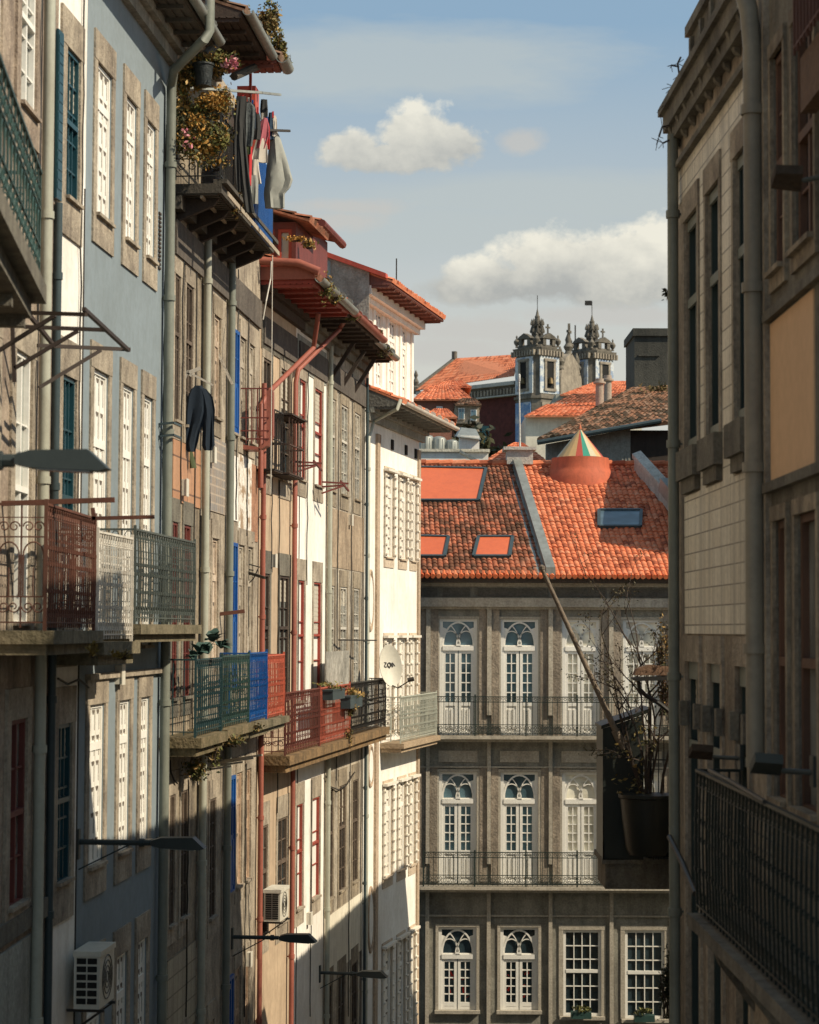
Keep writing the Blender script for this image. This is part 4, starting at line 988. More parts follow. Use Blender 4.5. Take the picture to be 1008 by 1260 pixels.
def french(a, b, z0, z1, pane, red=False):
    """fanlight with interlaced gothic bars over two glazed leaves with panelled bottoms"""
    mb = MB(); D = -.07; w0, w1 = D-.04, D+.04; fw = .085; H = z1-z0
    zt = z1-.78                                    # transom
    mb.box(FG, a, a+fw, w0, w1, z0, z1); mb.box(FG, b-fw, b, w0, w1, z0, z1); mb.box(FG, a+fw, b-fw, w0, w1, z1-.07, z1)
    mb.box(FG, a+fw, b-fw, w0, w1+.02, zt-.06, zt+.06)
    c = (a+b)/2; um = .055
    R = (b-a)/2-fw-.0; zc = zt+.08; Hh = z1-.07-zc-.02
    def arc(cx, rx, rz, a0, a1, th, n=14, clip=None):
        pts = []
        for k in range(n+1):
            t = a0+(a1-a0)*k/n; x = cx+cos(t)*rx; z = zc+sin(t)*rz
            if clip is None or ((x-c)/R)**2+((z-zc)/Hh)**2 <= 1.02: pts.append((x, z))
        for p, q in zip(pts, pts[1:]): mb.bar(FG.P(p[0], D+.005, p[1]), FG.P(q[0], D+.005, q[1]), .045 if th else .026, .026 if not th else .045)
    arc(c, R-.01, Hh, 0, pi, True)
    for s in (-1, 1):
        arc(c+s*R*.95, R*.95, Hh*.98, pi/2 if s > 0 else 0, pi if s > 0 else pi/2, False, 14, True)
        arc(c+s*R*.5, R*.62, Hh*.62, 0 , pi, False, 14, True)
    # corner spandrels beyond the arch: pale boards with a dark triangle left open
    mb.box(FG, c-.06, c+.06, w1-.01, w1+.02, zt+.04, zt+.12)
    # leaves
    zp = z0+.82 if not red else z0+.14
    st_ = .075
    for s in (0, 1):
        l0 = a+fw if s == 0 else c+.012; l1 = c-.012 if s == 0 else b-fw
        mb.box(FG, l0, l0+st_, w0, w1-.015, z0, zt-.06); mb.box(FG, l1-st_, l1, w0, w1-.015, z0, zt-.06)
        mb.box(FG, l0+st_, l1-st_, w0, w1-.015, zp-.05, zp+.05); mb.box(FG, l0+st_, l1-st_, w0, w1-.015, zt-.14, zt-.06); mb.box(FG, l0+st_, l1-st_, w0, w1-.015, z0, z0+.08)
        if not red:
            mb.box(FG, l0+st_, l1-st_, w0, w1-.04, z0+.08, zp-.05)
            for q in (0, 1):
                x0 = l0+st_+(l1-l0-2*st_)*(q*.5+.1); x1 = l0+st_+(l1-l0-2*st_)*(q*.5+.4)
                mb.box(FG, x0, x1, w1-.04, w1-.018, z0+.16, zp-.14)
        m_ = (l0+l1)/2; mb.box(FG, m_-.014, m_+.014, w0+.02, w1-.025, zp+.05, zt-.14)
        for k in range(1, 5):
            z = zp+.05+(zt-.14-zp-.05)*k/5; mb.box(FG, l0+st_, l1-st_, w0+.022, w1-.027, z-.014, z+.014)
    o = mb.build('french_window', WG, G)
    p = MB(); p.box(FG, a+.02, b-.02, w0-.02, w0+.008, z0+.02, z1-.02); p.build('pane', pane, o)
    # spandrel boards: polygons between arch and corner
    sp = MB()
    for s in (-1, 1):
        pts = [(c+s*R, zc)]+[(c+s*cos(t*pi/16)*(R+.0), zc+sin(t*pi/16)*(Hh)) for t in range(1, 5)]+[(c+s*(R), zc+Hh*.78)]
        sp.prism([FG.P(x, D-.02, z) for x, z in pts], FG.n*.03)
    sp.box(FG, c-R, c+R, D-.02, D+.018, zc-.03, zc+.005)
    sp.build('spandrel', WG, o)
    if red:
        rb = MB(); rnd = random.Random(int(a*100))
        for k in range(9):
            x = rnd.uniform(a+.2, b-.25); z = rnd.uniform(z0+.3, zt-.25); rb.bar(FG.P(x, w0+.012, z), FG.P(x+rnd.uniform(-.08,.08), w0+.012, z+rnd.uniform(.03,.16)), .05, .006)
        rb.build('red_ornament', surf('red_decor', (.45,.03,.02), None, .3, .2), o)
    return o
panes = [GLASSB, GLASSB, GLASSC, GLASSC, GLASSC]
for i, (a, b) in enumerate(cols1):
    french(a, b, ez[1]+.03, ez[0], panes[i]); french(a, b, ez2[1]+.03, ez2[0], panes[i] if i != 1 else GLASSB)
for i, h in enumerate(row3): french(h[0], h[1], h[2], h[3], GLASS, True)
for i, h in enumerate(row3s):
    window(FG, G, h[0], h[1], h[2], h[3], .05, WG, GLASS, 4, 6, .026, .07, (.52,), mid=False, name='sash_window', vary=False)
def gtrim(name, boxes, mat): 
    mb = MB()
    for bx in boxes: mb.box(FG, *bx)
    return mb.build(name, mat, G)
# window architraves
for (z0, z1, lst) in ((ez[1], ez[0], cols1), (ez2[1], ez2[0], cols1), (ez3[1], ez3[0], cols1[:2])):
    for a, b in lst: gtrim('window_surround', [(a-.08, a-.003, .0, .03, z0, z1), (b+.003, b+.08, 0, .03, z0, z1), (a-.08, b+.08, 0, .034, z1+.003, z1+.07)], GREYTR)
for h in row3+row3s: gtrim('window_sill', [(h[0]-.1, h[1]+.1, 0, .12, h[2]-.09, h[2]-.003)], GREYTR)
for h in row3s: gtrim('window_surround', [(h[0]-.12, h[0]-.003, 0, .03, h[2], h[3]), (h[1]+.003, h[1]+.12, 0, .03, h[2], h[3]), (h[0]-.12, h[1]+.12, 0, .036, h[3]+.003, h[3]+.12)], GREYTR)
# pilasters
pil = [gu(527, 830), gu(602, 830), gu(677.5, 830), gu(752, 830), gu(828, 830)]
for x in pil:
    gtrim('pilaster', [(x-.06, x+.06, 0, .11, gz(880), gz(750)), (x-.05, x+.05, 0, .09, gz(1063), gz(912)), (x-.05, x+.05, 0, .09, 1.0, gz(1096))], GREYTR)
    gtrim('pier', [(x-.27, x-.065, 0, .05, gz(905), gz(750)), (x+.065, x+.27, 0, .05, gz(905), gz(750)), (x-.25, x-.06, 0, .04, gz(1088), gz(945)), (x+.06, x+.25, 0, .04, gz(1088), gz(945))], surf('granite_pier', (.34,.28,.215), (.11,.09,.07), .75, .6))
# cornice bands under the eaves
gtrim('cornice', [(uG0, uG1, 0, .26, gz(747), gz(736)), (uG0, uG1, 0, .12, gz(750), gz(747)-.002), (uG0, uG1, 0, .10, gz(722), zGe+.1)], GREYTR)
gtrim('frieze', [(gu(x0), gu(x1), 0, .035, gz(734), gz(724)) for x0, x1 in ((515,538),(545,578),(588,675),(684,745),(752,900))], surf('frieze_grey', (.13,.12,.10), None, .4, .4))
gtrim('frieze_panel', [(c-.52, c+.52, 0, .03, gz(938), gz(924)) for c in ct], GREYTR)
gtrim('string_course', [(uG0, uG1, 0, .05, gz(1128), gz(1126)), (uG0, uG1, 0, .06, gz(945), gz(943))], GREYTR)
# balconies
for z, zt_ in ((gz(905), gz(857)), (gz(1089), gz(1047))):
    s = MB(); s.box(FG, uG0, uG1, 0, .50, z-.08, z); s.box(FG, uG0, uG1, 0, .36, z-.16, z-.082); o = s.build('balcony', GREYTR, G)
    r = MB(); rail_run(r, FG, (uG0+.3, .44), (uG1-.1, .44), z+.02, zt_, .13, 'plain', .014)
    z0, z1 = z+.02, zt_; x = uG0+.3; L = uG1-uG0-.4; n = int(L/.26)
    for k in range(n):
        c = x+L*(k+.5)/n
        for s_ in (-1, 1):
            scroll(r, FG.P(c+s_*.055, .44, z1-.07), FG.t*s_, V((0,0,1)), .045, 1.1, .014)
            for zz in (z0+.11, z0+.21): scroll(r, FG.P(c+s_*.06, .44, zz), FG.t*s_, V((0,0,-1)), .05, 1.2, .016)
    r.bar(FG.P(x, .44, z0+.28), FG.P(x+L, .44, z0+.28), .02); r.bar(FG.P(x, .44, z1-.14), FG.P(x+L, .44, z1-.14), .016)
    for k in range(7): c = x+L*k/6; r.bar(FG.P(c, .44, z), FG.P(c, .44, z1+.06), .04)
    r.build('railing', surf('balcony_black_green', (.022,.035,.03), (.04,.035,.025), .4, .3, .5, .002), o)
# ---- roof
YE, YR = GY-.62, 63.5
zE0 = at(640, 708, YE).z; zR = at(640, 573, YR).z
def rp(px, t, dz=0):  # point on the roof slope under pixel column px at slope fraction t
    Y = YE+(YR-YE)*t; z = zE0+(zR-zE0)*t
    p = at(px, 775, Y); return V((p.x, Y, z+dz))
xe = lambda px: at(px, 700, YE).x
LX0, LX1e, LX1r = xe(470), xe(671), at(630, 573, YR).x
tilesurf((LX0,YE,zE0),(LX1e,YE,zE0),(LX0,YR,zR),(LX1r,YR,zR), .15, .235, .04).build('roof', TILEM, G)
tilesurf((LX1e+.25,YE,zE0),(xe(905),YE,zE0),(LX1r+.25,YR,zR),(xe(905),YR,zR), .15, .235, .04).build('roof', TILE, G)
# eaves course: a bright row of tile ends
mb = MB(); mb.uv = []; k = 0; x = LX0
while x < xe(905):
    i0 = len(mb.v); mb.tube([(x, YE-.10, zE0-.03), (x+.0, YE+.3, zE0+.11)], .066, 8); mb.uv += [(k+.5, .5)]*(len(mb.v)-i0); x += .15; k += 1
mb.build('eaves_tiles', rooftile('eaves_tile', (.66,.17,.07), (.55,.12,.05), lo=.7, hi=.9, amt=.3, dk=.05), G, True)
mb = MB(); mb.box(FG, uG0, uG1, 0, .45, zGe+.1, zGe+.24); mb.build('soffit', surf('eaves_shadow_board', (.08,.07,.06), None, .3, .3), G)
mb = MB(); n_ = V((0,0,1))
zs = zE0+.0
mb.prism([(LX0-.5, YE+.2, zs-.1), (LX0-.5, YR, zs-.1), (LX0-.5, YR, zR-.08)], (xe(905)-LX0, 0, 0)); mb.build('roof_body', DARK, G)
# parting gutter wall between the two slopes
mb = MB()
a0 = V((LX1e+.02, YE-.05, zE0)); a1 = V((LX1r+.02, YR, zR)); wv = V((.13, 0, 0)); up = V((0,0,1))
mb.hexa([a0-wv*.0-up*.1, a0+wv*1.9-up*.1, a1+wv*1.9-up*.1, a1-up*.1, a0+up*.22, a0+wv*1.9+up*.22, a1+wv*1.9+up*.26, a1+up*.26]); 
mb.hexa([a0-wv*2.2-up*.05, a0-up*.05, a1-up*.05, a1-wv*1.0-up*.05, a0-wv*2.2+up*.03, a0+up*.03, a1+up*.03, a1-wv*1.0+up*.03])
mb.build('flashing', ZINC, G)
# ridge tiles
mb = MB(); mb.uv = []; x = LX0; k = 0
while x < xe(905):
    i0 = len(mb.v); mb.tube([(x, YR, zR+.05), (x+.42, YR, zR+.075)], .11, 8); mb.uv += [(k+.5, .5)]*(len(mb.v)-i0); x += .40; k += 1
mb.build('ridge', TILE, G, True)
# roof windows (frames proud of the slope, orange blinds inside)
sl = V((0, YR-YE, zR-zE0)); SL = sl.length; sl.normalize(); nr = V((1,0,0)).cross(sl).normalized(); nr = nr if nr.z > 0 else -nr
def onroof(px, py):
    d = ray(px, py); o = V((0,0,CAMZ)); p0 = V((0, YE, zE0)); k = (p0-o).dot(nr)/d.dot(nr); return o+d*k
BLIND = surf('orange_blind', (.60,.135,.05), (.42,.09,.04), .4, .4, .5, .001)
def rooflight(poly, pane, name='skylight', curb=.10, label=None):
    P = [onroof(*p) for p in poly]; c = sum(P, V((0,0,0)))/4; mb = MB()
    for i in range(4):
        a, b = P[i], P[(i+1) % 4]; mb.bar(a+nr*curb*.6, b+nr*curb*.6, .09, curb*1.3, up=nr)
    o = mb.build(name, PIPED, G)
    if label: o['label'] = label
    p = MB(); Q = [q.lerp(c, .02) for q in P]; p.prism([q+nr*.06 for q in Q], nr*.03); p.build('pane', pane, o); return o
rooflight([(505,578),(598,580),(589,619),(505,619)], BLIND, label='wide skylight with orange blind')
rooflight([(505,663),(552,664),(547,688),(505,688)], BLIND)
rooflight([(589,664),(631,664),(627,688),(583,688)], BLIND)
rooflight([(737,631),(789,631),(788,651),(737,651)], glass('skylight_glass', (.05,.075,.09), .3), label='blue grey glass skylight in the clean tiles')
# terracotta lantern drum with striped cone
CW = at(714, 583, 63.0); rc = 37*63.0/FPX
mb = MB(); mb.lathe((CW.x, CW.y, CW.z), [(rc*1.24,-.6),(rc*1.20,-.16),(rc*1.04,.06),(rc*.98,.16),(rc*.95,.46),(rc*.80,.475)], 40); mb.build('lantern_drum', surf('terracotta_render', (.52,.12,.055), (.26,.07,.035), .6, .7, .7, .006), G, True)
ca = [surf('cone_'+n, c, None, .15, .1, .5, .001) for n, c in (('red', (.42,.08,.05)), ('yellow', (.56,.36,.16)), ('cream', (.50,.45,.30)), ('green', (.04,.25,.17)), ('orange', (.52,.15,.06)))]
mb = MB(); N = 20; hh = CW.z+.48; rr = rc*.80; top = V((CW.x, CW.y, at(713, 527, 63.0).z)); order = [1,1,0,3,2,1,0,0,1,4,1,0,2,3,0,1,4,0,2,1]
for k in range(N):
    a0 = 2*pi*k/N-pi/2-.9; a1 = 2*pi*(k+1)/N-pi/2-.9; i = len(mb.v)
    mb.v += [V((CW.x+cos(a0)*rr, CW.y+sin(a0)*rr, hh)), V((CW.x+cos(a1)*rr, CW.y+sin(a1)*rr, hh)), top]; mb.f.append((i, i+1, i+2)); mb.m.append(order[k])
mb.build('lantern_cone', ca, G)
mb = MB(); mb.tube([top-V((0,0,.02)), top+V((0,0,.12))], [.05,.02], 8); mb.build('finial', ca[4], G)
# chimney block with the thin mast
ch = MB(); fbox(ch, 624, 656, 553, 571, 63.3, .8); fbox(ch, 620, 660, 549.5, 553.2, 63.2, 1.0); ch.build('chimney', surf('pale_chimney', (.55,.52,.46), (.3,.27,.22), .4, .4), G)
m0 = at(640, 552, 63.8); m1 = at(639, 466, 63.8)
mb = MB(); mb.tube([m0, m0.lerp(m1,.95), m1], [.028,.022,.016], 8); mb.lathe(m1-V((0,0,.1)), [(.02,0),(.04,.03),(.04,.22),(.02,.25)], 8)
tag(mb.build('mast', surf('white_mast', (.62,.60,.55), (.4,.37,.32), .3, .3, .5), None, True), 'thin white mast standing on the pale chimney of the orange tiled roof', 'mast')

# neighbour to the right of the grey building: coping climbs its gable, tall block behind it
N4 = thing('party_wall_house', 'dark shaded house beyond the right end of the orange roof, with a pale sloping coping', 'building', (9, 60, 0))
mb = MB(); c0 = at(778, 559, 63.0); c1 = at(818, 603, 60.2); c2 = c1+(c1-c0)*.9
mb.prism([c0+V((0,0,-.12)), c2+V((0,0,-.12)), c2+V((0,0,.02)), c0+V((0,0,.02))], (.26,0.05,.10)); mb.build('coping', surf('pale_coping', (.50,.48,.42), (.2,.18,.15), .5, .5), N4)
mb = MB(); mb.prism([c0+V((.06,0,-.12)), c0+V((.06,0,-6)), c2+V((.06,0,-6)), c2+V((.06,0,-.12))], (.2,0,0)); mb.build('wall', MATS['pale_coping'], N4)
mb = MB(); X0 = 7.45; mb.hexa([(7.3,57.0,0),(15,57.0,0),(15,64,0),(8.35,64,0),(7.3,57.0,16.35),(15,57.0,16.35),(15,64,19.6),(8.35,64,19.6)]); mb.build('wall', STONED, N4)  # unseen tall block, shaped to cast the shade on the orange roof
mb = MB(); mb.bar(c1+V((-.0,-.1,.15)), c2+V((.0,0,.05)), .35, .4); mb.build('gutter_box', ZINC, N4)

# shed-roofed house behind (old brown tiles, grey boarded wall)
Hs = thing('brown_roof_house', 'house with long mossy brown tiled roof and grey boarded wall, behind the striped cone', 'building', (8.3, 70, 5))
a, b, c, d = at(661, 541, 67), at(790, 514, 67), at(784, 476, 76), at(838, 472, 76)
b2 = V((a.x+ (9.5-a.x), 67, b.z+.1))
P00 = a; P10 = V((9.6, 67, b.z)); P01 = at(778, 478, 74.5); P11 = V((11.5, 74.5, P01.z+.2))
tilesurf(P00, P10, P01, P11, .2, .42, .06).build('roof', TILEO, Hs)
mb = MB(); wy = 67.5; x0 = at(672, 540, wy).x; x1 = at(776, 540, wy).x
mb.prism([(x0,wy,a.z-.1),(x0,wy,a.z-6),(x1,wy,a.z-6),(x1,wy,P10.z-.3)], (0,.3,0))
n = 26
for k in range(n): x = x0+(x1-x0)*(k+.5)/n; zt = (a.z-.1)+(P10.z-.3-a.z+.1)*(k+.5)/n; mb.hexa([(x-.015,wy-.02,a.z-6),(x+.015,wy-.02,a.z-6),(x+.015,wy,a.z-6),(x-.015,wy,a.z-6),(x-.015,wy-.02,zt),(x+.015,wy-.02,zt),(x+.015,wy,zt),(x-.015,wy,zt)])
mb.build('boarded_wall', surf('grey_boards_wall', (.36,.35,.30), (.17,.15,.12), .6, .8, .9, .01), Hs)
mb = MB(); mb.prism([(x1,wy+.02,P10.z-.35),(x1,wy+.02,a.z-7),(14,wy+.02,a.z-7),(14,wy+.02,P10.z-.35)], (0,3,0)); mb.build('wall', DKWOOD, Hs)
mb = MB(); mb.tube([P00+V((0,-.06,-.10)), P10+V((-1.6,-.06,-.10))], .08, 8); mb.build('gutter', PIPED, Hs, True)
# ruined stone stack above it, shade put into its dark stone colour
mb = MB(); fbox(mb, 781, 850, 412, 500, 75, 3); fbox(mb, 779, 850, 404, 413, 74.9, 3.2); fbox(mb, 786, 812, 436, 438, 74.93, .1)
tag(mb.build('stone_stack', surf('shaded_stone', (.085,.08,.065), (.03,.03,.026), .7, .7, .95, .03), None), 'shaded stone chimney block rising above the mossy brown tiled roof', 'chimney')
mb = MB(); leaves(mb, at(806, 486, 73.4), (.8,.3,.35), 260, .09, 2); tag(mb.build('roof_weeds', [leafmat('dry_weed', (.20,.13,.05), (.10,.08,.03)), leafmat('weed', (.07,.08,.03), (.13,.10,.04))], None), 'dry weeds growing on the brown roof by the shaded stone block', 'plant')

# ================================================================== middle distance
def simplebox(name, label, px0, px1, py0, py1, Y, depth, mat, cat='building', extra=None):
    t = thing(name, label, cat, V((at((px0+px1)/2, py1, Y).x, Y+depth/2, hill(0, Y))))
    mb = MB(); a = at(px0, py1, Y); b = at(px1, py0, Y); z0 = hill(0, Y)-1
    mb.hexa([(a.x,Y,z0),(b.x,Y,z0),(b.x,Y+depth,z0),(a.x,Y+depth,z0),(a.x,Y,b.z),(b.x,Y,b.z),(b.x,Y+depth,b.z),(a.x,Y+depth,b.z)]); mb.build('wall', mat, t)
    return t
def hipt(name, t, px0, px1, py_e, px_a, px_b, py_r, Y, depth, mat=None, over=.3):
    """hip roof: eave line at py_e from px0..px1, ridge px_a..px_b at py_r"""
    a = at(px0, py_e, Y-over); b = at(px1, py_e, Y-over); ra = at(px_a, py_r, Y+depth/2); rb = at(px_b, py_r, Y+depth/2); Yb = Y+depth+over
    a2 = V((a.x, Yb, a.z)); b2 = V((b.x, Yb, b.z)); mb = MB(); mb.uv = []
    mat = mat or TILE
    sc = max(1, (b-a).length/3.2); 
    for q in ((a,b,rb,ra),(b,b2,rb,rb),(b2,a2,ra,rb),(a2,a,ra,ra)):
        tilesurf(q[0], q[1], q[3], q[2], .24, .42, .035, mb, 4)
    mb.build(name, mat, t)
t = simplebox('cream_terrace_wall', 'plain cream wall block just behind the mossy half of the orange roof', 498, 601, 555, 600, 68, 3, WALLW)
mb = MB(); fbox(mb, 498, 603, 552.5, 555.5, 67.9, 3.2); mb.build('coping', surf('pale_coping2', (.62,.57,.46), (.3,.26,.2), .4, .4), t)
p0 = at(570, 556, 67.5); p1 = at(606, 576, 67.3)
mb = MB(); mb.prism([at(566,553,67.4), at(608,577,67.0), at(608,581,67.0), at(566,557,67.4)], (0,.4,0)); mb.build('sloping_coping', MATS['pale_coping2'], t)
for k, (x, y0, r_) in enumerate(((524, 535, 10), (540, 537, 9), (556, 541, 8))):
    c = at(x, 556, 71); mb = MB(); R_ = r_*71/FPX; h = at(x, y0, 71).z-c.z
    mb.lathe(c, [(R_,0),(R_,h*.8),(R_*.8,h*.93),(R_*.3,h)], 18)
    for q in range(12): a = 2*pi*q/12; mb.bar(c+V((cos(a)*R_*1.01, sin(a)*R_*1.01, 0)), c+V((cos(a)*R_*1.01, sin(a)*R_*1.01, h*.8)), .02)
    tag(mb.build('roof_tank', ZINC, None, True), ('leftmost ribbed zinc tank on the roof beyond the cream wall', 'middle ribbed zinc tank beyond the cream wall', 'rightmost and lowest ribbed zinc tank beyond the cream wall')[k], 'tank', 'zinc tanks')
tt = simplebox('white_cottage', 'small white rendered house with grey roof just right of the zinc tanks', 566, 590, 536, 560, 82, 4, WALLW)
mb = MB(); mb.prism([at(562,537,81.8), at(592,541,81.8), at(586,528,83.5), at(568,526,83.5)], (0,3,.3)); mb.build('roof', ZINC, tt)
# red-brown hip-roofed house
RB = surf('red_brown_render', (.30,.13,.085), (.13,.06,.045), .5, .4)
h1 = simplebox('hip_roofed_house', 'red brown house with two orange hipped roofs below the church nave', 512, 577, 491, 570, 112, 7, RB)
hipt('roof', h1, 508, 582, 492, 530, 560, 474, 112, 7)
mb = MB(); fbox(mb, 536, 572, 474, 486, 116, 4); mb.build('dormer_wall', RB, h1); hipt('dormer_roof', h1, 534, 580, 476, 548, 566, 468, 115.5, 4)
h1b = simplebox('stone_house_wing', 'granite house wing with balconied window beside the red brown hipped house', 560, 590, 497, 572, 109, 4, STONE)
hipt('roof', h1b, 560, 592, 498, 570, 584, 490, 109, 4, TILEO)
for (x, y) in ((541, 500), (568, 502), (583, 504), (568, 528), (583, 530)):
    mb = MB(); fbox(mb, x-4, x+4, y, y+14, 108.9 if x > 560 else 111.9, .12); w_ = mb.build('window', WHITE, h1b if x > 560 else h1)
    mb = MB(); fbox(mb, x-3, x-.4, y+1, y+13, 108.86 if x > 560 else 111.86, .05); fbox(mb, x+.4, x+3, y+1, y+13, 108.86 if x > 560 else 111.86, .05); mb.build('pane', GLASSB, w_)
mb = MB(); fbox(mb, 560, 592, 519, 521, 108.2, .8); mb.build('balcony', STONED, h1b)
h2 = simplebox('small_red_house', 'low red house with orange roof at the foot of the granite wing', 526, 556, 513, 545, 98, 5, RB)
hipt('roof', h2, 522, 562, 514, 536, 550, 503, 98, 5)
h3 = simplebox('low_tiled_house', 'low house showing only its orange pyramid roof by the white mast', 608, 668, 566, 600, 78, 6, CREAM)
hipt('roof', h3, 598, 672, 567, 634, 642, 545, 78, 6)
h4 = simplebox('narrow_dark_house', 'dark narrow house with teal shutter between granite wing and church', 588, 603, 540, 590, 120, 4, STONED)
mb = MB(); fbox(mb, 590, 602, 524, 562, 119.8, .3); mb.build('shutter', TEAL, h4)
# houses under the towers
h5 = simplebox('cream_gabled_house', 'low cream walled house with orange roof in front of the church towers', 647, 745, 512, 560, 96, 6, CREAM)
tilesurf(at(645,512,95.6), at(760,512,95.6), at(672,498,102), at(760,494,102), .25, .42, .035).build('roof', TILE, h5)
h6 = simplebox('mossy_roofed_house', 'house with patchy brown and orange roof behind the cream walled house', 680, 790, 496, 540, 108, 6, CREAM)
tilesurf(at(678,498,107.6), at(800,497,107.6), at(704,485,114), at(800,484,114), .25, .42, .035).build('roof', TILEM, h6)
tilesurf(at(690,486,114.6), at(790,486,114.6), at(704,483,116), at(790,482,116), .25, .42, .035).build('upper_roof', TILE, h6)
h7 = simplebox('blue_grey_wall_house', 'house with grey blue wall and orange roof under the second church tower', 684, 790, 485, 540, 128, 6, GREYPL)
hipt('roof', h7, 690, 800, 486, 736, 790, 469, 128, 9)
for (xx, yy, k) in ((738, 466, 0), (748, 462, 1)):
    c = at(xx, 500, 100+6*k); mb = MB(); h = at(xx, yy, 100+6*k).z-c.z; r_ = .20
    mb.lathe(c, [(r_*1.0,0),(r_*.95,h*.8),(r_*1.5,h*.82),(r_*1.5,h*.88),(r_,h*.9),(r_,h)], 14)
    tag(mb.build('chimney', surf('plastered_chimney', (.42,.33,.26), (.2,.15,.1), .5, .4), None, True), ('short round plastered chimney, left of the two near the far tower', 'taller round plastered chimney, right of the two near the far tower')[k], 'chimney', 'round chimneys')
h8 = simplebox('white_block', 'small white flat block at the right of the far church tower', 752, 790, 470, 520, 170, 5, WHITE)
for k in range(3): mb = MB(); fbox(mb, 757+k*9, 763+k*9, 474, 479, 169.9, .12); mb.build('window', GLASS, h8)
mb = MB(); leaves(mb, (at(590,568,100).x, 100, at(590,568,100).z), (1.6,1,1.3), 900, .22, 2); 
sh = thing('garden_tree', 'dark leafy tree below the red church wall', 'tree', at(590, 585, 100)); mb.build('crown', [leafmat('dark_leaf', (.03,.04,.02), (.05,.05,.03)), leafmat('mid_leaf', (.06,.065,.03), (.08,.07,.03))], sh)
mb = MB(); p = at(590, 590, 100); mb.tube([p-V((0,0,2)), p, p+V((.1,0,.9))], [.2,.14,.08], 8); mb.build('trunk', WOOD, sh)

# ================================================================== church
CHS = surf('church_granite', (.20,.175,.14), (.055,.05,.04), .8, .5, .95, .08, gscale=2.0, big=.35)
CHL = surf('church_light_granite', (.34,.29,.225), (.12,.10,.08), .7, .5, .95, .08, gscale=2.0, big=.4)
AZUL = surf('azulejo_white', (.60,.61,.58), (.16,.24,.38), .75, .1, .4, .0, gscale=2.6, big=.9, lo=.50, hi=.56)
AZULB = surf('azulejo_blue', (.10,.20,.38), (.55,.56,.55), .7, .1, .4, .0, gscale=2.2, big=.8, lo=.5, hi=.58)
MAROON = surf('maroon_wall', (.105,.03,.025), (.05,.02,.018), .4, .4, .9, .03, gscale=2)
CY = 255.0; pm = CY/FPX   # metres per pixel there
Ch_ = thing('church', 'hilltop granite church with twin baroque bell towers and maroon flank wall', 'church', (at(660, 560, CY).x, CY+10, hill(0, CY)))
def cz(py, Y=CY): return at(650, py, Y).z
def cx(px, Y=CY): return at(px, 500, Y).x
# nave: flank wall runs from the tower leftwards and slightly away
NF = Fac((cx(522, 268), 268), (cx(640), CY+1))
mb = MB(); wall_mesh(NF, 0, NF.len, 10, cz(470), [], mb, .3, 14); mb.build('nave_wall', MAROON, Ch_)
L = NF.len
mb = MB(); mb.box(NF, 0, L, 0, .5, cz(484), cz(469.5)); mb.build('frieze', CHS, Ch_)
mb = MB()
n = 30
for k in range(n): x = L*(k+.5)/n; mb.box(NF, x-.12, x+.12, .5, .75, cz(483), cz(476)); 
mb.build('balustrade', CHL, Ch_)
mb = MB(); mb.box(NF, -.5, L, 0, 1.0, cz(472.5), cz(468)); mb.box(NF, -.3, L, 0, .8, cz(485.5), cz(484)+.02); mb.build('cornice', surf('pale_cornice', (.48,.47,.42), (.2,.18,.15), .4, .3), Ch_)
e0 = NF.P(-.6, 1.0, cz(466.5)); e1 = NF.P(L, 1.0, cz(462)); r0 = V((cx(562, 272), 272, at(562, 441, 272).z)); r1 = V((cx(640, 264), 264, at(640, 436, 264).z))
tilesurf(e0, e1, r0, r1, .4, .8, .05).build('roof', TILE, Ch_)
mb = MB(); mb.prism([NF.P(-.6,1.0,cz(468)), r0-V((0,0,.2)), r0+V((0,0,.25)), e0+V((0,0,.3))], NF.t*-.5); mb.tube([r0+V((-.3,0,-.2)), r0+V((-.3,0,.9))], .35, 8)
mb.lathe(NF.P(-.9,.6,cz(470)), [(.5,0),(.6,.8),(.25,1.0),(.4,1.5),(.15,2.0),(.28,2.4),(0.05,3.0)], 10); mb.build('gable_coping', CHS, Ch_)
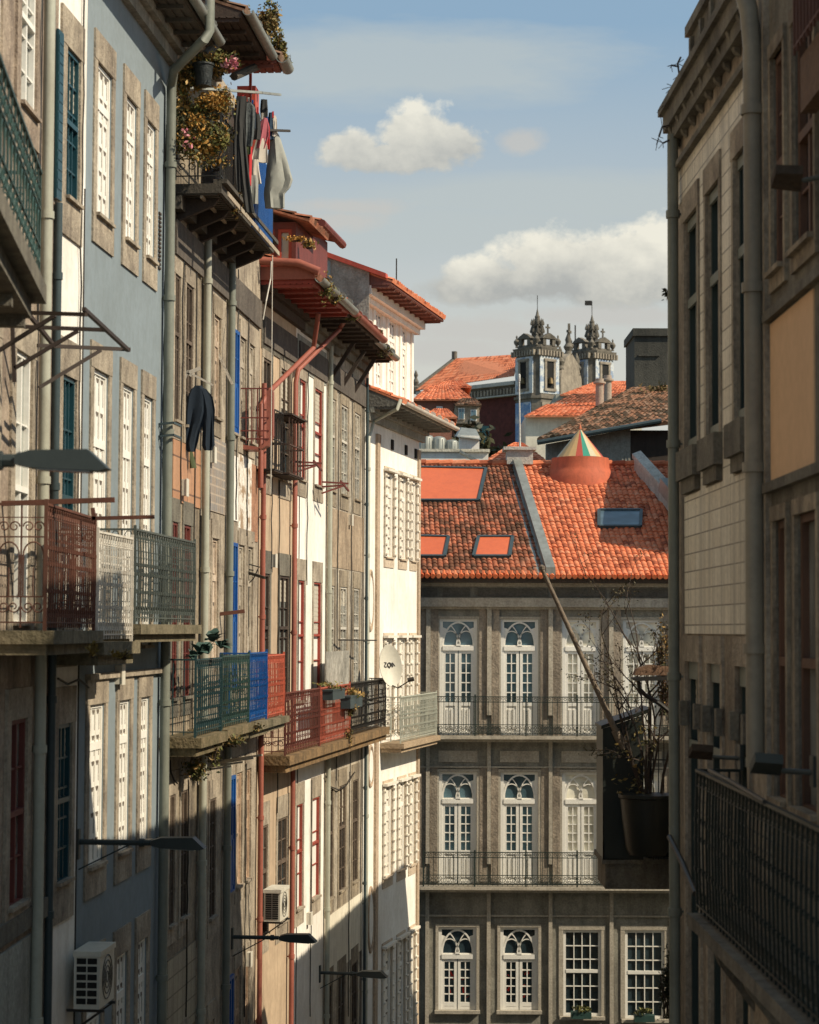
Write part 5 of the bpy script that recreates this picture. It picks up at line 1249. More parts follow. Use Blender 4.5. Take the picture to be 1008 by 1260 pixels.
def tower(pxc, half, py_b, py_c, py_top, Y, near):
    """square tower set cornerwise; two faces seen"""
    tw = MB(); c = V((cx(pxc, Y), Y+half*pm, 0)); m = Y/FPX; R = half*m
    ang = radians(-6)
    def ring(r, z, n=8, ch=.22):
        pts = []
        for q in range(4):
            a = ang+q*pi/2-pi/2
            for s in (-ch, ch): pts.append(V((c.x+cos(a+s)*r, c.y+sin(a+s)*r, z)))
        return pts
    def stack(levels, name, mat):
        mb = MB(); i0 = 0; rs = [ring(r, z) for r, z in levels]
        for k, rg in enumerate(rs): mb.v += rg
        for k in range(len(rs)-1):
            for j in range(8): j2 = (j+1) % 8; mb.f.append((k*8+j, k*8+j2, (k+1)*8+j2, (k+1)*8+j)); mb.m.append(0)
        mb.f.append(tuple(range(8))); mb.m.append(0); mb.f.append(tuple((len(rs)-1)*8+j for j in range(8))); mb.m.append(0)
        return mb.build(name, mat, t_)
    t_ = Ch_
    zb, zc, zt = cz(py_b, Y), cz(py_c, Y), cz(py_top, Y)
    body = stack([(R*.98, 12), (R*.98, cz(490, Y)), (R*1.06, cz(489.5, Y)), (R*1.06, cz(486.5, Y)), (R*.94, cz(486, Y)), (R*.94, zc), (R*1.08, zc+.15), (R*1.12, zc+.5), (R*.9, zc+.55), (R*.9, zc+.9)], 'bell_tower', CHS)
    H = zc-cz(486, Y)
    # faces: belfry openings with tile panels
    for q in (-1, 1):
        a = ang-pi/2+q*pi/4; nrm = V((cos(a), sin(a), 0)); dist = R*.94*cos(pi/4-.0)+.02*R; tt_ = V((-sin(a), cos(a), 0))
        o = c+nrm*(R*.94*(cos(pi/4-.22)))
        FT = Fac((o.x-tt_.x*R, o.y-tt_.y*R), (o.x+tt_.x*R, o.y+tt_.y*R)); 
        if FT.n.dot(nrm) < 0: FT.n = -FT.n
        z0, z1 = cz(481, Y), zc-.55
        mb = MB(); mb.box(FT, R-1.55, R+1.55, -.05, .06, z0-.2, z1); mb.build('tile_panel', AZUL, body)
        mb = MB()
        for s in (-1, 1): mb.box(FT, R+s*.72-.16, R+s*.72+.16, .0, .2, z0+.3, z1-.4)
        mb.box(FT, R-.95, R+.95, 0, .26, z1-.55, z1-.25); mb.box(FT, R-.95, R+.95, 0, .26, z0+.1, z0+.4)
        mb.build('belfry_surround', CHL, body)
        mb = MB(); mb.box(FT, R-.56, R+.56, .05, .09, z0+.42, z1-.6); mb.build('belfry_opening', DARK, body)
        mb = MB(); mb.lathe(FT.P(R, .22, z0+1.0), [(.42,0),(.36,.15),(.26,.6),(.1,.75)], 10); mb.build('bell', surf('bell_bronze', (.16,.11,.05), None, .5, .3, .5, metal=.6), body, True)
        # dentils + lower blue panel
        mb = MB()
        for k in range(9): x = R-1.9+3.8*k/8; mb.box(FT, x-.13, x+.13, .0, .35, zc-.45, zc+.2)
        mb.build('dentils', CHL, body)
        if near:
            mb = MB(); mb.box(FT, R-1.35, R+1.35, .1, .2, 13, cz(494, Y)); mb.build('tile_panel', AZULB if q < 0 else CHL, body)
        # little gable on top of the cornice with a hole
        zg = zc+.85; mb = MB(); mb.box(FT, R-1.0, R-.5, -.5, .0, zg, zg+.8); mb.box(FT, R+.5, R+1.0, -.5, 0, zg, zg+.8)
        mb.prism([FT.P(R-1.25,-.6,zg+.8), FT.P(R+1.25,-.6,zg+.8), FT.P(R+.8,-.6,zg+1.15), FT.P(R,-.6,zg+1.5), FT.P(R-.8,-.6,zg+1.15)], FT.n*.7)
        if q > 0:
            mb.bar(FT.P(R,-.3,zg+1.4), FT.P(R,-.3,zg+2.6), .2); mb.bar(FT.P(R-.32,-.3,zg+2.2), FT.P(R+.32,-.3,zg+2.2), .18)
        mb.build('gable', CHS, body)
    # urns at corners
    mb = MB()
    for q in range(4):
        a = ang+q*pi/2-pi/2; p = c+V((cos(a)*R*.92, sin(a)*R*.92, zc+.8)); mb.lathe(p, [(.2,0),(.14,.2),(.34,.5),(.38,.75),(.18,1.0),(.08,1.15),(.13,1.3),(.03,1.5)], 10)
    mb.build('urn', CHS, body, True)
    # bulbous lantern spire
    z = zc+.8; Ht = zt-z; pr = [(1.25,0),(1.2,.14),(.8,.18),(.62,.32),(1.0,.35),(1.05,.38),(.6,.42),(.48,.52),(.88,.55),(.9,.58),(.5,.61),(.62,.65),(.50,.72),(.40,.78),(.46,.80),(.30,.84),(.18,.92),(.06,1.0)]
    mb = MB(); mb.lathe((c.x, c.y, z), [(r*R*.27, h*Ht) for r, h in pr], 12)
    for q in range(8):
        a = 2*pi*q/8
        for hz_, rr_ in ((.38,.27),(.58,.25)):
            p = V((c.x+cos(a)*R*rr_, c.y+sin(a)*R*rr_, z+Ht*hz_)); mb.lathe(p, [(.16,0),(.2,.2),(.1,.5),(.02,.8)], 6)
        for (h0, h1) in ((.18,.38),(.44,.57)): mb.bar(V((c.x+cos(a)*R*.23, c.y+sin(a)*R*.23, z+Ht*h0)), V((c.x+cos(a)*R*.23, c.y+sin(a)*R*.23, z+Ht*h1)), .16)
    mb.build('spire', CHS, body, True)
    mb = MB(); mb.tube([(c.x, c.y, zt-.3), (c.x, c.y, zt+1.7)], .05, 6)
    if not near: mb.box(Fac((c.x, c.y), (c.x-1, c.y)), 0, .9, -.03, .03, zt+1.2, zt+1.8)
    mb.build('weather_vane', IRON, body)
    return body
tower(663, 28, 560, 432, 376, 252, True)
tower(731, 28, 560, 436, 383, 262, False)
# frontispiece between the towers
FP = Fac((cx(690, 254), 254), (cx(716, 262), 262)); L = FP.len
mb = MB(); zg = cz(445, 256)
pts = [(0,12),(L,12),(L,zg-1.5),(L*.8,zg+.4),(L*.5,zg+1.4),(L*.25,zg+.5),(0,zg-2)]
mb.prism([FP.P(x,0,z) for x, z in pts], FP.n*-1.2); mb.build('frontispiece', CHL, Ch_)
mb = MB(); mb.prism([FP.P(L*.36+cos(q*pi/8)*.0+L*.14*(1-cos(q*pi/8)),.02,zg-4.5+sin(q*pi/8)*1.2) for q in range(9)]+[FP.P(L*.64,.02,zg-8), FP.P(L*.36,.02,zg-8)], FP.n*.06); mb.build('niche', DARK, Ch_)
for (x, zz) in ((.12,zg-1.0),(.5,zg+1.2),(.9,zg-1)):
    mb = MB(); mb.lathe(FP.P(L*x,-.4,zz), [(.5,0),(.35,.4),(.6,.9),(.3,1.4),(.4,1.8),(.05,2.8)], 10); mb.build('urn', CHS, Ch_, True)
mb = MB(); mb.bar(FP.P(L*.5,-.3,zg+2), FP.P(L*.5,-.3,zg+5), .3); mb.bar(FP.P(L*.5-.6,-.3,zg+4), FP.P(L*.5+.6,-.3,zg+4), .3); mb.build('cross', CHS, Ch_)
for (px, py, Y) in ((708, 400, 300), (488, 318, 60)):
    c = at(px, py, Y); mb = MB(); mb.tube([c, c-V((0,0, .085*Y if Y > 100 else 1.2))], .0009*Y*.4, 6)
    tag(mb.build('antenna_mast', IRON, None), 'hair thin antenna mast between the church towers' if Y > 100 else 'thin rod antenna above the red roof of the white corner house', 'antenna')
# ================================================================== right side of the street
# R2 : tiled house with tall green windows
r2u0, r2u1 = 0.0, FR2.len
R2 = thing('tiled_facade_house', 'shaded house with square stone tiles and tall dark green windows on the right', 'building', FR2.P(r2u1/2, 0, 0))
STT = tiledwall('stone_wall_tiles', (.46,.385,.27), (.38,.31,.215), (.12,.09,.06), 'y', .42, .17*1.0, 0, .010, .75)
STT = tiledwall('stone_wall_tiles_big', (.52,.44,.31), (.42,.345,.24), (.10,.08,.055), 'y', .62, .15+.0, 0, .006, .8)
TL = tiledwall('square_facade_tiles', (.78,.71,.57), (.68,.60,.46), (.17,.14,.10), 'y', .5, .18, 0, .007, .95)  # paler tile colour stands in for sunlight bounced off the windows opposite
colR = cU(FR2, 400, (845, 861), (872, 888), (906.5, 921)); rowR = rZ(FR2, 873, (238, 541)) + rZ(FR2, 873, (816, 1330))
zR2 = FR2.z(842, 197)
wall_mesh(FR2, r2u0, r2u1, 0, zR2+.4, [(a, b, c, d) for a, b in colR for c, d in rowR], depth=.3, back=6).build('wall', surf('warm_granite', (.38,.31,.23), (.10,.08,.06), .8, .7, .9, .03), R2)
GRF = surf('green_grey_window_paint', (.20,.215,.18), (.08,.09,.08), .4, .4, .5, .003)
DKF = surf('dark_green_window_paint', (.03,.045,.042), (.02,.03,.028), .4, .3, .4, .002)
for (a, b) in colR:
    for j, (c, d) in enumerate(rowR):
        o = window(FR2, R2, a, b, c, d, .06, DKF, GLASS, 2, 1, fw=.05, mid=True)
        H = d-c
        for hz_ in ((.0, .05), (.62 if j == 0 else .78, .66 if j == 0 else .80), (.955, 1.0)): mb = MB(); mb.box(FR2, a+.01, b-.01, -.04, -.012, c+H*hz_[0], c+H*hz_[1]); mb.build('rail', GRF, o)
        surround(FR2, R2, a, b, c, d, STONE, .10, .10, .26, .0, .03, sill=False)
    mb = MB(); c, d = rowR[0]; mb.box(FR2, a-.12, b+.12, 0, .10, c-.30, c-.002); mb.box(FR2, a-.02, b+.02, 0, .06, c-.44, c-.302); mb.build('window_apron', STONED, R2)
    mb = MB(); z = FR2.z(873, 868); mb.box(FR2, a-.08, a+.04, 0, .08, z-.25, z); mb.box(FR2, b-.02, b+.10, 0, .08, z-.25, z); mb.build('bracket', STONED, R2)
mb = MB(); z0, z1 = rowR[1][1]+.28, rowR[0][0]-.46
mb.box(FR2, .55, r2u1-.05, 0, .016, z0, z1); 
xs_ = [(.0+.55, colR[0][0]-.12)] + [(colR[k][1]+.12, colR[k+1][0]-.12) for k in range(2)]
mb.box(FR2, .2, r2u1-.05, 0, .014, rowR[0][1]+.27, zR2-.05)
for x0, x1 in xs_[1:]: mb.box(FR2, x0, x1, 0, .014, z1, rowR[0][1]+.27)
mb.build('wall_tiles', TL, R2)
# cornice, parapet
mb = MB(); zc_ = zR2
mb.box(FR2, -.02, r2u1, 0, .08, zc_-.06, zc_); mb.box(FR2, -.01, r2u1, 0, .10, zc_+.26, zc_+.4); mb.box(FR2, -.02, r2u1, 0, .15, zc_+.4, zc_+.58); mb.box(FR2, -.04, r2u1, -.1, .20, zc_+.58, zc_+.66)
mb.build('cornice', STONED, R2)
mb = MB()
for k in range(9): x = .2+k*(r2u1-.4)/8; mb.prism([FR2.P(x,.01,zc_+.18), FR2.P(x,.06,zc_+.22), FR2.P(x,.13,zc_+.4), FR2.P(x,.01,zc_+.4)], FR2.t*.10)
mb.build('corbel', STONED, R2)
mb = MB(); mb.box(FR2, .35, r2u1, -.35, -.1, zc_+.5, zc_+1.35); mb.box(FR2, .3, r2u1, -.4, -.04, zc_+1.35, zc_+1.46)
for k in range(7): x = .5+k*(r2u1-.6)/6; mb.box(FR2, x-.06, x+.06, -.1, -.06, zc_+.75, zc_+1.3)
mb.build('parapet', STONED, R2)
xp = FR2.u(828.5, 400, .10)
pipe(FR2, R2, [(xp, .10, zc_+.3), (xp, .10, .3)], .058, PIPEG, 7)
xq = FR2.u(928, 500, .13)
pipe(FR2, R2, [(xq-.02, .34, zc_+1.5), (xq-.02, .34, zc_+.95), (xq+.02, .16, zc_+.2), (xq, .13, zc_-.1), (xq, .13, 10.9)], .078, surf('stone_coloured_pipe', (.28,.25,.19), (.12,.10,.08), .5, .6, .5, .003), 4)
xw = FR2.u(942, 500, .05); mb = MB(); mb.tube([FR2.P(xw, .05, 18), FR2.P(xw, .05, 10.6)], .012, 6); mb.build('cable', WHITEI, R2)
# R1 : granite house nearest on the right
r1u1 = FR1.len
R1 = thing('granite_house', 'dark granite house with an ochre wall panel and brown sash windows at the right edge', 'building', FR1.P(r1u1/2, 0, 0))
u_ = lambda px, py=500, w=0: FR1.u(px, py, w)
colR1 = [(u_(954, 480), u_(969, 480)), (u_(981, 480), u_(1007, 480)), (u_(1050), u_(1085))]
zt1 = [(FR1.z(960, 336), FR1.z(960, 60)), (FR1.z(955, 985), FR1.z(955, 642))]
holes = [(a, b, c, d) for a, b in colR1 for c, d in zt1]
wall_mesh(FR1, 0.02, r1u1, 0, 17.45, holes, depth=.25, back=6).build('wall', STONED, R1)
BRW = surf('brown_window_paint', (.13,.065,.04), (.05,.03,.02), .6, .5, .7, .006, gscale=30)
for a, b in colR1:
    for j, (c, d) in enumerate(zt1):
        window(FR1, R1, a, b, c, d, .05, BRW, GLASSM if j else GLASS, 2 if j == 0 else 1, 4 if j == 0 else 2, fw=.06, heavy=(.5,))
        surround(FR1, R1, a, b, c, d, STONEB, .08, .08, .12, .12, .03)
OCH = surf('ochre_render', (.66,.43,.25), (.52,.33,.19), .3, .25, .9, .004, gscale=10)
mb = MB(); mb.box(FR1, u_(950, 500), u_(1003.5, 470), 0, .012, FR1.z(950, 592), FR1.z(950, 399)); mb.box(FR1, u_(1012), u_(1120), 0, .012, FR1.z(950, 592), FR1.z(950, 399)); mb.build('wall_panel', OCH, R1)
mb = MB(); mb.box(FR1, .1, u_(949), 0, .05, 0, 17.4); mb.build('pilaster', STONE, R1)
mb = MB(); mb.box(FR1, .1, r1u1, 0, .06, FR1.z(950, 399)+.02, FR1.z(950, 399)+.10); mb.box(FR1, .1, r1u1, 0, .07, FR1.z(950, 592)-.1, FR1.z(950, 592)-.02); mb.build('string_course', STONED, R1)
# upper window balcony of boards on R1 (brown box at the very top right)
mb = MB(); mb.box(FR1, u_(978, 100, .2), r1u1, .05, .16, FR1.z(978, 140, .2), FR1.z(978, 72, .2)); bb = mb.build('balcony', surf('brown_sheet', (.15,.085,.05), (.07,.045,.03), .5, .4), R1)
mb = MB(); rail_run(mb, FR1, (u_(978, 60, .2), .2), (r1u1, .2), FR1.z(978, 68, .2), FR1.z(978, 68, .2)+1.0, .12, 'plain', .02); mb.build('railing', RUSTI, bb)
# long green iron balcony running across both right-hand houses; belongs to R1
def rb(px, py, w=.42): return FR2.uz(px, py, w)
Gr = MB(); a = rb(858, 950); b = rb(985, 1000)
za1 = FR2.z(858, 948, .42); za0 = FR2.z(858, 1120, .42)
ua = a[0]
for F_, s0, s1 in ((FR2, ua, FR2.len), (FR1, 0.0, r1u1-.2)):
    rail_run(Gr, F_, (s0, .42), (s1, .42), za0, za1, .17, 'dense', .017)
rail_run(Gr, FR2, (ua, .05), (ua, .42), za0, za1, .09, 'plain', .02)
S_ = MB()
S_.box(FR2, ua-.08, FR2.len, 0, .50, za0-.14, za0-.03); S_.box(FR1, 0.0, r1u1, 0, .50, za0-.142, za0-.032)
S_.box(FR2, ua-.02, FR2.len, 0, .38, za0-.24, za0-.142); S_.box(FR1, 0.0, r1u1, 0, .38, za0-.242, za0-.145)
for k in range(3): x = ua+.3+k*1.3; S_.prism([FR2.P(x,0,za0-.24), FR2.P(x,.36,za0-.24), FR2.P(x,.3,za0-.4), FR2.P(x,0,za0-.8)], FR2.t*.15)
so_ = S_.build('balcony', STONED, R1); Gr.build('railing', surf('dark_green_iron', (.010,.017,.014), (.02,.018,.014), .5, .4, .45, .003), so_)
# houses further down the right side (behind the corner from here, they shade the street)
for nm, lab, a, b, z, dpt in (('plain_townhouse', 'plain right side townhouse behind the tiled facade, hidden past its drainpipe', (2.98, 22.5), (4.25, 32.8), 15.5, 9), ('low_shop', 'low building on the right side of the street carrying the dark plant balcony', (4.32, 33.0), (4.95, 38.2), 10.4, 9), ('lower_townhouse', 'lower right side townhouse near the cross street', (4.98, 38.4), (6.45, 51.0), 12.0, 9)):
    Fb = Fac(b, a); R = thing(nm, lab, 'building', Fb.P(Fb.len/2, 0, 0))
    n = max(1, int(Fb.len/2.2)); hs = []
    for k in range(n):
        c = Fb.len*(k+.5)/n
        for zz in (1.0, 5.2, 9.4):
            if zz+2.3 < z: hs.append((c-.5, c+.5, zz, zz+2.2))
    wall_mesh(Fb, 0, Fb.len, 0, z, hs, back=dpt).build('wall', CREAM, R)
    for h in hs: window(Fb, R, *h, .08, WHITE, GLASS, 2, 4)
    t = tilesurf(Fb.P(0,.05,z), Fb.P(Fb.len,.05,z), Fb.P(0,-3,z+.25), Fb.P(Fb.len,-3,z+.25), .24, .4); t.build('roof', TILE, R)

# ================================================================== dark planted balcony hanging over the street (on the right)
BYN = 35.2
DB = thing('planted_balcony', 'black sheet metal balcony box with sloping top hanging on the right', 'balcony', at(785, 1092, BYN))
def bx(px, py, Y=BYN): return at(px, py, Y)
BLK = surf('black_sheet', (.020,.024,.020), (.012,.012,.01), .4, .4, .5, .003)
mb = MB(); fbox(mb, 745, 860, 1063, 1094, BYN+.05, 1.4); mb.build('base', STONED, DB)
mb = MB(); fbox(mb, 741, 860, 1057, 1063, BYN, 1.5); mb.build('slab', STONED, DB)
mb = MB(); a, b, c, d, e = bx(742, 1058), bx(742, 893), bx(801, 873), bx(801, 1058), None
mb.prism([bx(742,1058), bx(742,897), bx(792,880), bx(792,1058)], (0,.04,0))
mb.prism([bx(740,897), bx(740,893), bx(802,871), bx(802,876)], (0,1.2,0))
mb.prism([bx(742,1058), bx(742,897), bx(746,896), bx(746,1058)], (0,1.2,0)); mb.build('side_screen', BLK, DB)
mb = MB(); fbox(mb, 792, 860, 985, 1058, BYN+.3, .04); fbox(mb, 798, 802, 874, 1058, BYN+.1, .06); mb.build('back_screen', BLK, DB)
r = MB()
for k in range(9): x = 804+k*6.5; r.bar(bx(x, 905, BYN), bx(x, 1058, BYN), .016)
for y in (905, 935, 985): r.bar(bx(801, y), bx(862, y), .022)
r.build('railing', IRON, DB)
pot = MB(); pc = bx(797, 1052, BYN-.35); pot.lathe(pc, [(.30,0),(.36,.12),(.42,.6),(.45,.92),(.48,.94),(.48,.99),(.42,.99)], 24)
tag(pot.build('planter', surf('grey_black_planter', (.014,.016,.014), (.03,.028,.022), .5, .3, .45, .003), None, True), 'big dark tub planter standing in the black balcony box', 'planter')
mb = MB()
for w_ in ((775, 960, .12), (790, 915, .1)):
    leaves(mb, bx(w_[0], w_[1], BYN-.35), (.3,.22,.45), 70, .04, 2)
tag(mb.build('potted_shrub', [leafmat('olive_leaf', (.05,.05,.02), (.09,.07,.025)), leafmat('yellow_leaf', (.20,.13,.04), (.10,.09,.03))], None), 'small olive leaved shrub growing out of the dark tub planter', 'plant')
# bare twiggy tree rising out of the box
TR = thing('twiggy_tree', 'sparse dark twiggy tree rising out of the black balcony box', 'tree', bx(792, 985, BYN-.2))
tb = MB(); lf = MB(); rnd = random.Random(11)
def branch(p, d, L, r, lev):
    pts = [p]; q = p.copy(); dd = d.copy()
    for k in range(6):
        dd = (dd+V((rnd.gauss(0,.10), rnd.gauss(0,.10), rnd.gauss(.02,.06)))).normalized(); q = q+dd*(L/6); pts.append(q.copy())
        if lev < 3 and k > 0 and rnd.random() < (.55 if lev < 2 else .4):
            nd = (dd+V((rnd.gauss(0,.65), rnd.gauss(0,.5), rnd.gauss(.1,.4)))).normalized(); branch(q, nd, L*rnd.uniform(.35,.6), r*.55, lev+1)
        if lev >= 1 and rnd.random() < .6:
            for _ in range(rnd.randint(1, 3)):
                c = q+V((rnd.gauss(0,.05), rnd.gauss(0,.05), rnd.gauss(0,.05))); a = V((rnd.gauss(0,1), rnd.gauss(0,1), rnd.gauss(0,1))).normalized(); b_ = a.cross(V((rnd.gauss(0,1),1,.3))).normalized(); s = rnd.uniform(.014,.030)
                lf.quad(c-a*s, c-b_*s*.5, c+a*s, c+b_*s*.5, 0)
    tb.tube(pts, [r*(1-.8*k/6) for k in range(7)], 5)
base = bx(798, 985, BYN-.2)
for (tx, ty, L) in ((752, 815, 2.3), (772, 790, 2.6), (800, 785, 2.7), (815, 810, 2.5), (748, 860, 1.9), (828, 820, 2.5), (812, 860, 1.9), (765, 850, 1.9)):
    d = (bx(tx, ty, BYN-.2)-base).normalized(); branch(base+V((rnd.gauss(0,.08),0,0)), d, L, .028, 0)
tb.build('trunk', DKWOOD, TR); lf.build('crown', leafmat('twig_leaf', (.04,.04,.02), (.10,.075,.035)), TR)
# flagpole
p0 = bx(768, 922, BYN); p1 = bx(667, 700, BYN-.3); mb = MB(); mb.tube([p0, p1], [.055,.035], 10); mb.tube([p0+(p0-p1).normalized()*-.1, p0+(p1-p0).normalized()*.35], .075, 10)
mb.lathe(p1-V((0,0,.04)), [(.01,0),(.05,.03),(.05,.08),(.01,.11)], 8)
tag(mb.build('flagpole', surf('weathered_pole', (.22,.17,.12), (.08,.06,.045), .5, .6, .7), None, True), 'bare slanting flagpole rising left from the black balcony box', 'flagpole')
# old bracket lamp in front of the tree
LB = thing('bracket_lamp', 'old rusty bracket lamp with flat wooden cap among the twigs', 'lamp', bx(822, 880, 34.5))
mb = MB(); mb.prism([bx(781,831,34.4), bx(784,823,34.4), bx(800,818,34.4), bx(840,822,34.4), bx(840,831,34.4)], (0,.35,0)); mb.build('cap', surf('rusty_cap', (.22,.13,.08), (.08,.05,.035), .7, .5), LB)
mb = MB(); mb.prism([bx(779,834,34.3), bx(840,832,34.3), bx(840,837,34.3), bx(783,838,34.3)], (0,.45,0)); mb.build('plate', IRON, LB)
mb = MB(); mb.tube([bx(786,838,34.5), bx(787,848,34.5), bx(795,856,34.5), bx(812,866,34.5), bx(834,884,34.5)], .035, 8); mb.build('arm', IRON, LB, True)

# ================================================================== street lamps on the left, arms out over the street
def street_lamp(F, px_b, px_t, py, w_end, label, r=.022, head=.62, flip=1, brace=True):
    u, z = F.uz(px_b, py, 0)
    # find w so that the tip lands on px_t
    lo, hi = .2, 6.0
    for _ in range(40):
        m_ = (lo+hi)/2; p = F.P(u, m_, z)-V((0,0,CAMZ)); q = ROT.transposed() @ p; x = 504+FPX*q.x/-q.z
        if x < px_t: lo = m_
        else: hi = m_
    w = lo; L = thing('street_lamp', label, 'street lamp', F.P(u, 0, z), 'lamps on arms along the left houses')
    mb = MB(); mb.tube([F.P(u, 0, z), F.P(u, w-head-.02, z)], r*1.5, 8); mb.box(F, u-.05, u+.05, .0, .03, z-.2, z+.15)
    mb.tube([F.P(u, w-head-.16, z-.0), F.P(u, w-head-.10, z)], r*2.2, 8); mb.build('arm', LAMPM, L, True)
    if brace: mb = MB(); mb.tube([F.P(u, .02, z-.32), F.P(u, (w-head)*.7, z-.02)], r*.45, 6); mb.build('brace', LAMPM, L, True)
    mb = MB(); a = w-head; n = V((0,0,1))
    pr = [(a, .035), (a+.10, .065), (a+head*.78, .072), (w-.02, -.035), (w, -.055), (w-.06, -.072), (a+.10, -.052), (a, -.03)]
    mb.prism([F.P(u-.10, x, z+y) for x, y in pr], F.t*.20); h = mb.build('head', LAMPM, L)
    mb = MB(); mb.prism([F.P(u-.07, x, z+y) for x, y in ((a+.14,-.054),(w-.12,-.072),(w-.12,-.082),(a+.14,-.064))], F.t*.14); mb.build('lens', GLASSM, h)
street_lamp(F1, 95, 253, 1036, 1.5, 'slender street lamp in front of the blue house, second from the top left')
street_lamp(F2, 285, 390, 1153, 1.4, 'street lamp arm just below the cream air conditioner')
street_lamp(F3, 393, 477, 1197, 1.4, 'lowest and farthest street lamp, near the bottom of the stained townhouse')
street_lamp(Fac(g2(-420, 12.9), g2(-180, 17.1)), -330, 135, 566, 2.5, 'largest and nearest street lamp head, entering at the left edge', .03, .62)

# ================================================================== air conditioners
def ac(F, u0, u1, z0, z1, label, w=.30, rows=6, cols=2):
    L = thing('air_conditioner', label, 'air conditioner', F.P((u0+u1)/2, .05, z0), 'air conditioners on the left facades')
    mb = MB(); mb.box(F, u0, u1, .10, .10+w, z0+.02, z1); mb.box(F, u0-.015, u1+.015, .09, .115+w, z1-.05, z1+.01); mb.build('casing', PLAST, L)
    mb = MB(); H = z1-z0-.12
    for i in range(cols):
        a = .10+.025+(w-.05)*i/cols; b = .10+.025+(w-.05)*(i+1)/cols
        for j in range(rows): c = z0+.06+H*j/rows; mb.box(F, u0-.008, u0+.004, a+.008, b-.008, c+H/rows*.18, c+H/rows*.9)
    mb.build('grille', DARK, L)
    c = F.P((u0+u1)/2, .10+w+.004, (z0+z1)/2); r_ = (z1-z0)*.38; mb = MB()
    for k in (1, .75, .5, .25): mb.tube([c+F.t*cos(q*pi/10)*r_*k+V((0,0,sin(q*pi/10)*r_*k)) for q in range(20)], .006, 4, closed=True)
    mb.build('fan_guard', IRON, L)
    mb = MB()
    for x in (u0+.08, u1-.1): mb.bar(F.P(x, 0, z0-.01), F.P(x, .14+w, z0-.01), .03); mb.bar(F.P(x, .01, z0-.3), F.P(x, .1+w, z0-.02), .02)
    mb.build('bracket', IRON, L)
ua = F1.u(93, 1200, .12); ac(F1, ua, ua+.75, F1.z(93, 1246, .15), F1.z(93, 1174, .15), 'large cream air conditioner near the bottom left, on the blue house', .30, 6, 2)
ua = F3.u(307, 1130, .02); ac(F3, .25, 1.0, F3.z(310, 1147, .15), F3.z(310, 1106, .15), 'smaller cream air conditioner above the middle street lamp', .30, 12, 2)

# ================================================================== iron brackets for drying laundry
def bracket(name, label, cat, segs, t, mat, group=None):
    mb = MB()
    for a, b in segs: mb.bar(a, b, t)
    return tag(mb.build(name, mat, None), label, cat, group)
Yb = 20.4
q = lambda px, py, dY=0: at(px, py, Yb+dY)
bracket('laundry_frame', 'brown angle iron drying frame jutting out under the green upper balcony', 'drying frame',
    [(q(14,384,-.3), q(106,387,-.9)), (q(30,402,0), q(130,406,-.0)), (q(46,425,.4), q(160,430,.9)), (q(103,380,-.9), q(158,431,.9)), (q(-12,438,-.4), q(68,388,-.5)), (q(18,453,0), q(96,407,0)), (q(48,477,.4), q(124,431,.7)), (q(30,380,.2), q(66,425,.7)), (q(15,395,0), q(18,470,0))], .036, surf('blackened_iron', (.05,.035,.028), (.03,.02,.016), .5, .3, .6, .002))
bracket('awning_rod', 'long thin rusty rod above the rust red railing', 'rod', [(at(-10,620,20.9), at(141,615,20.9))], .05, RUSTI)
bracket('awning_rod', 'shorter thin rusty rod ending above the white railing', 'rod', [(at(112,638,22.4), at(190,636,22.4)), (at(114,625,22.4), at(116,640,22.4))], .04, RUSTI)
Yd = 31.3; w_ = lambda px, py: at(px, py, Yd)
bracket('drying_rack', 'white folding drying rack arms above the hanging dark jacket', 'drying rack', [(w_(216,447), w_(236,463)), (w_(215,464), w_(246,452)), (w_(217,466), w_(247,454)), (w_(226,470), w_(232,456)), (w_(236,460), w_(262,474))], .028, WHITEI)
bracket('pole', 'pale wooden pole leaning out beside the blue door strip', 'pole', [(at(260,417,34), at(286,473,34))], .04, surf('pole_wood', (.55,.5,.42), (.2,.16,.12), .4, .3))
bracket('pipe_bracket', 'double grey hook bracket wrapped round the long grey drainpipe', 'bracket', [(at(195,522,29.3), at(213,520,29.3)), (at(195,537,29.3), at(213,535,29.3)), (at(195,522,29.3), at(196,526,29.3)), (at(195,537,29.3), at(196,541,29.3)), (at(213,520,29.3), at(222,524,29.6)), (at(213,535,29.3), at(222,539,29.6))], .03, PIPED)
for k, (x0, x1, y, d) in enumerate(((361, 392, 576, 40.6), (396, 425, 601, 43.4))):
    v = lambda px, py, e=0: at(px, py, d+e)
    bracket('drying_bracket', ('red brown iron drying bracket on the white wall below the cage', 'red brown iron drying bracket on the stained townhouse')[k], 'bracket', [(v(x0,y-2,.2), v(x1,y-4,.2)), (v(x0,y-8,-.4), v(x1+4,y-6,-.3)), (v(x0,y+6,0), v(x1,y-4,.2)), (v(x1-6,y-9,-.3), v(x1+4,y+3,.4))], .035, REDD, 'drying brackets')
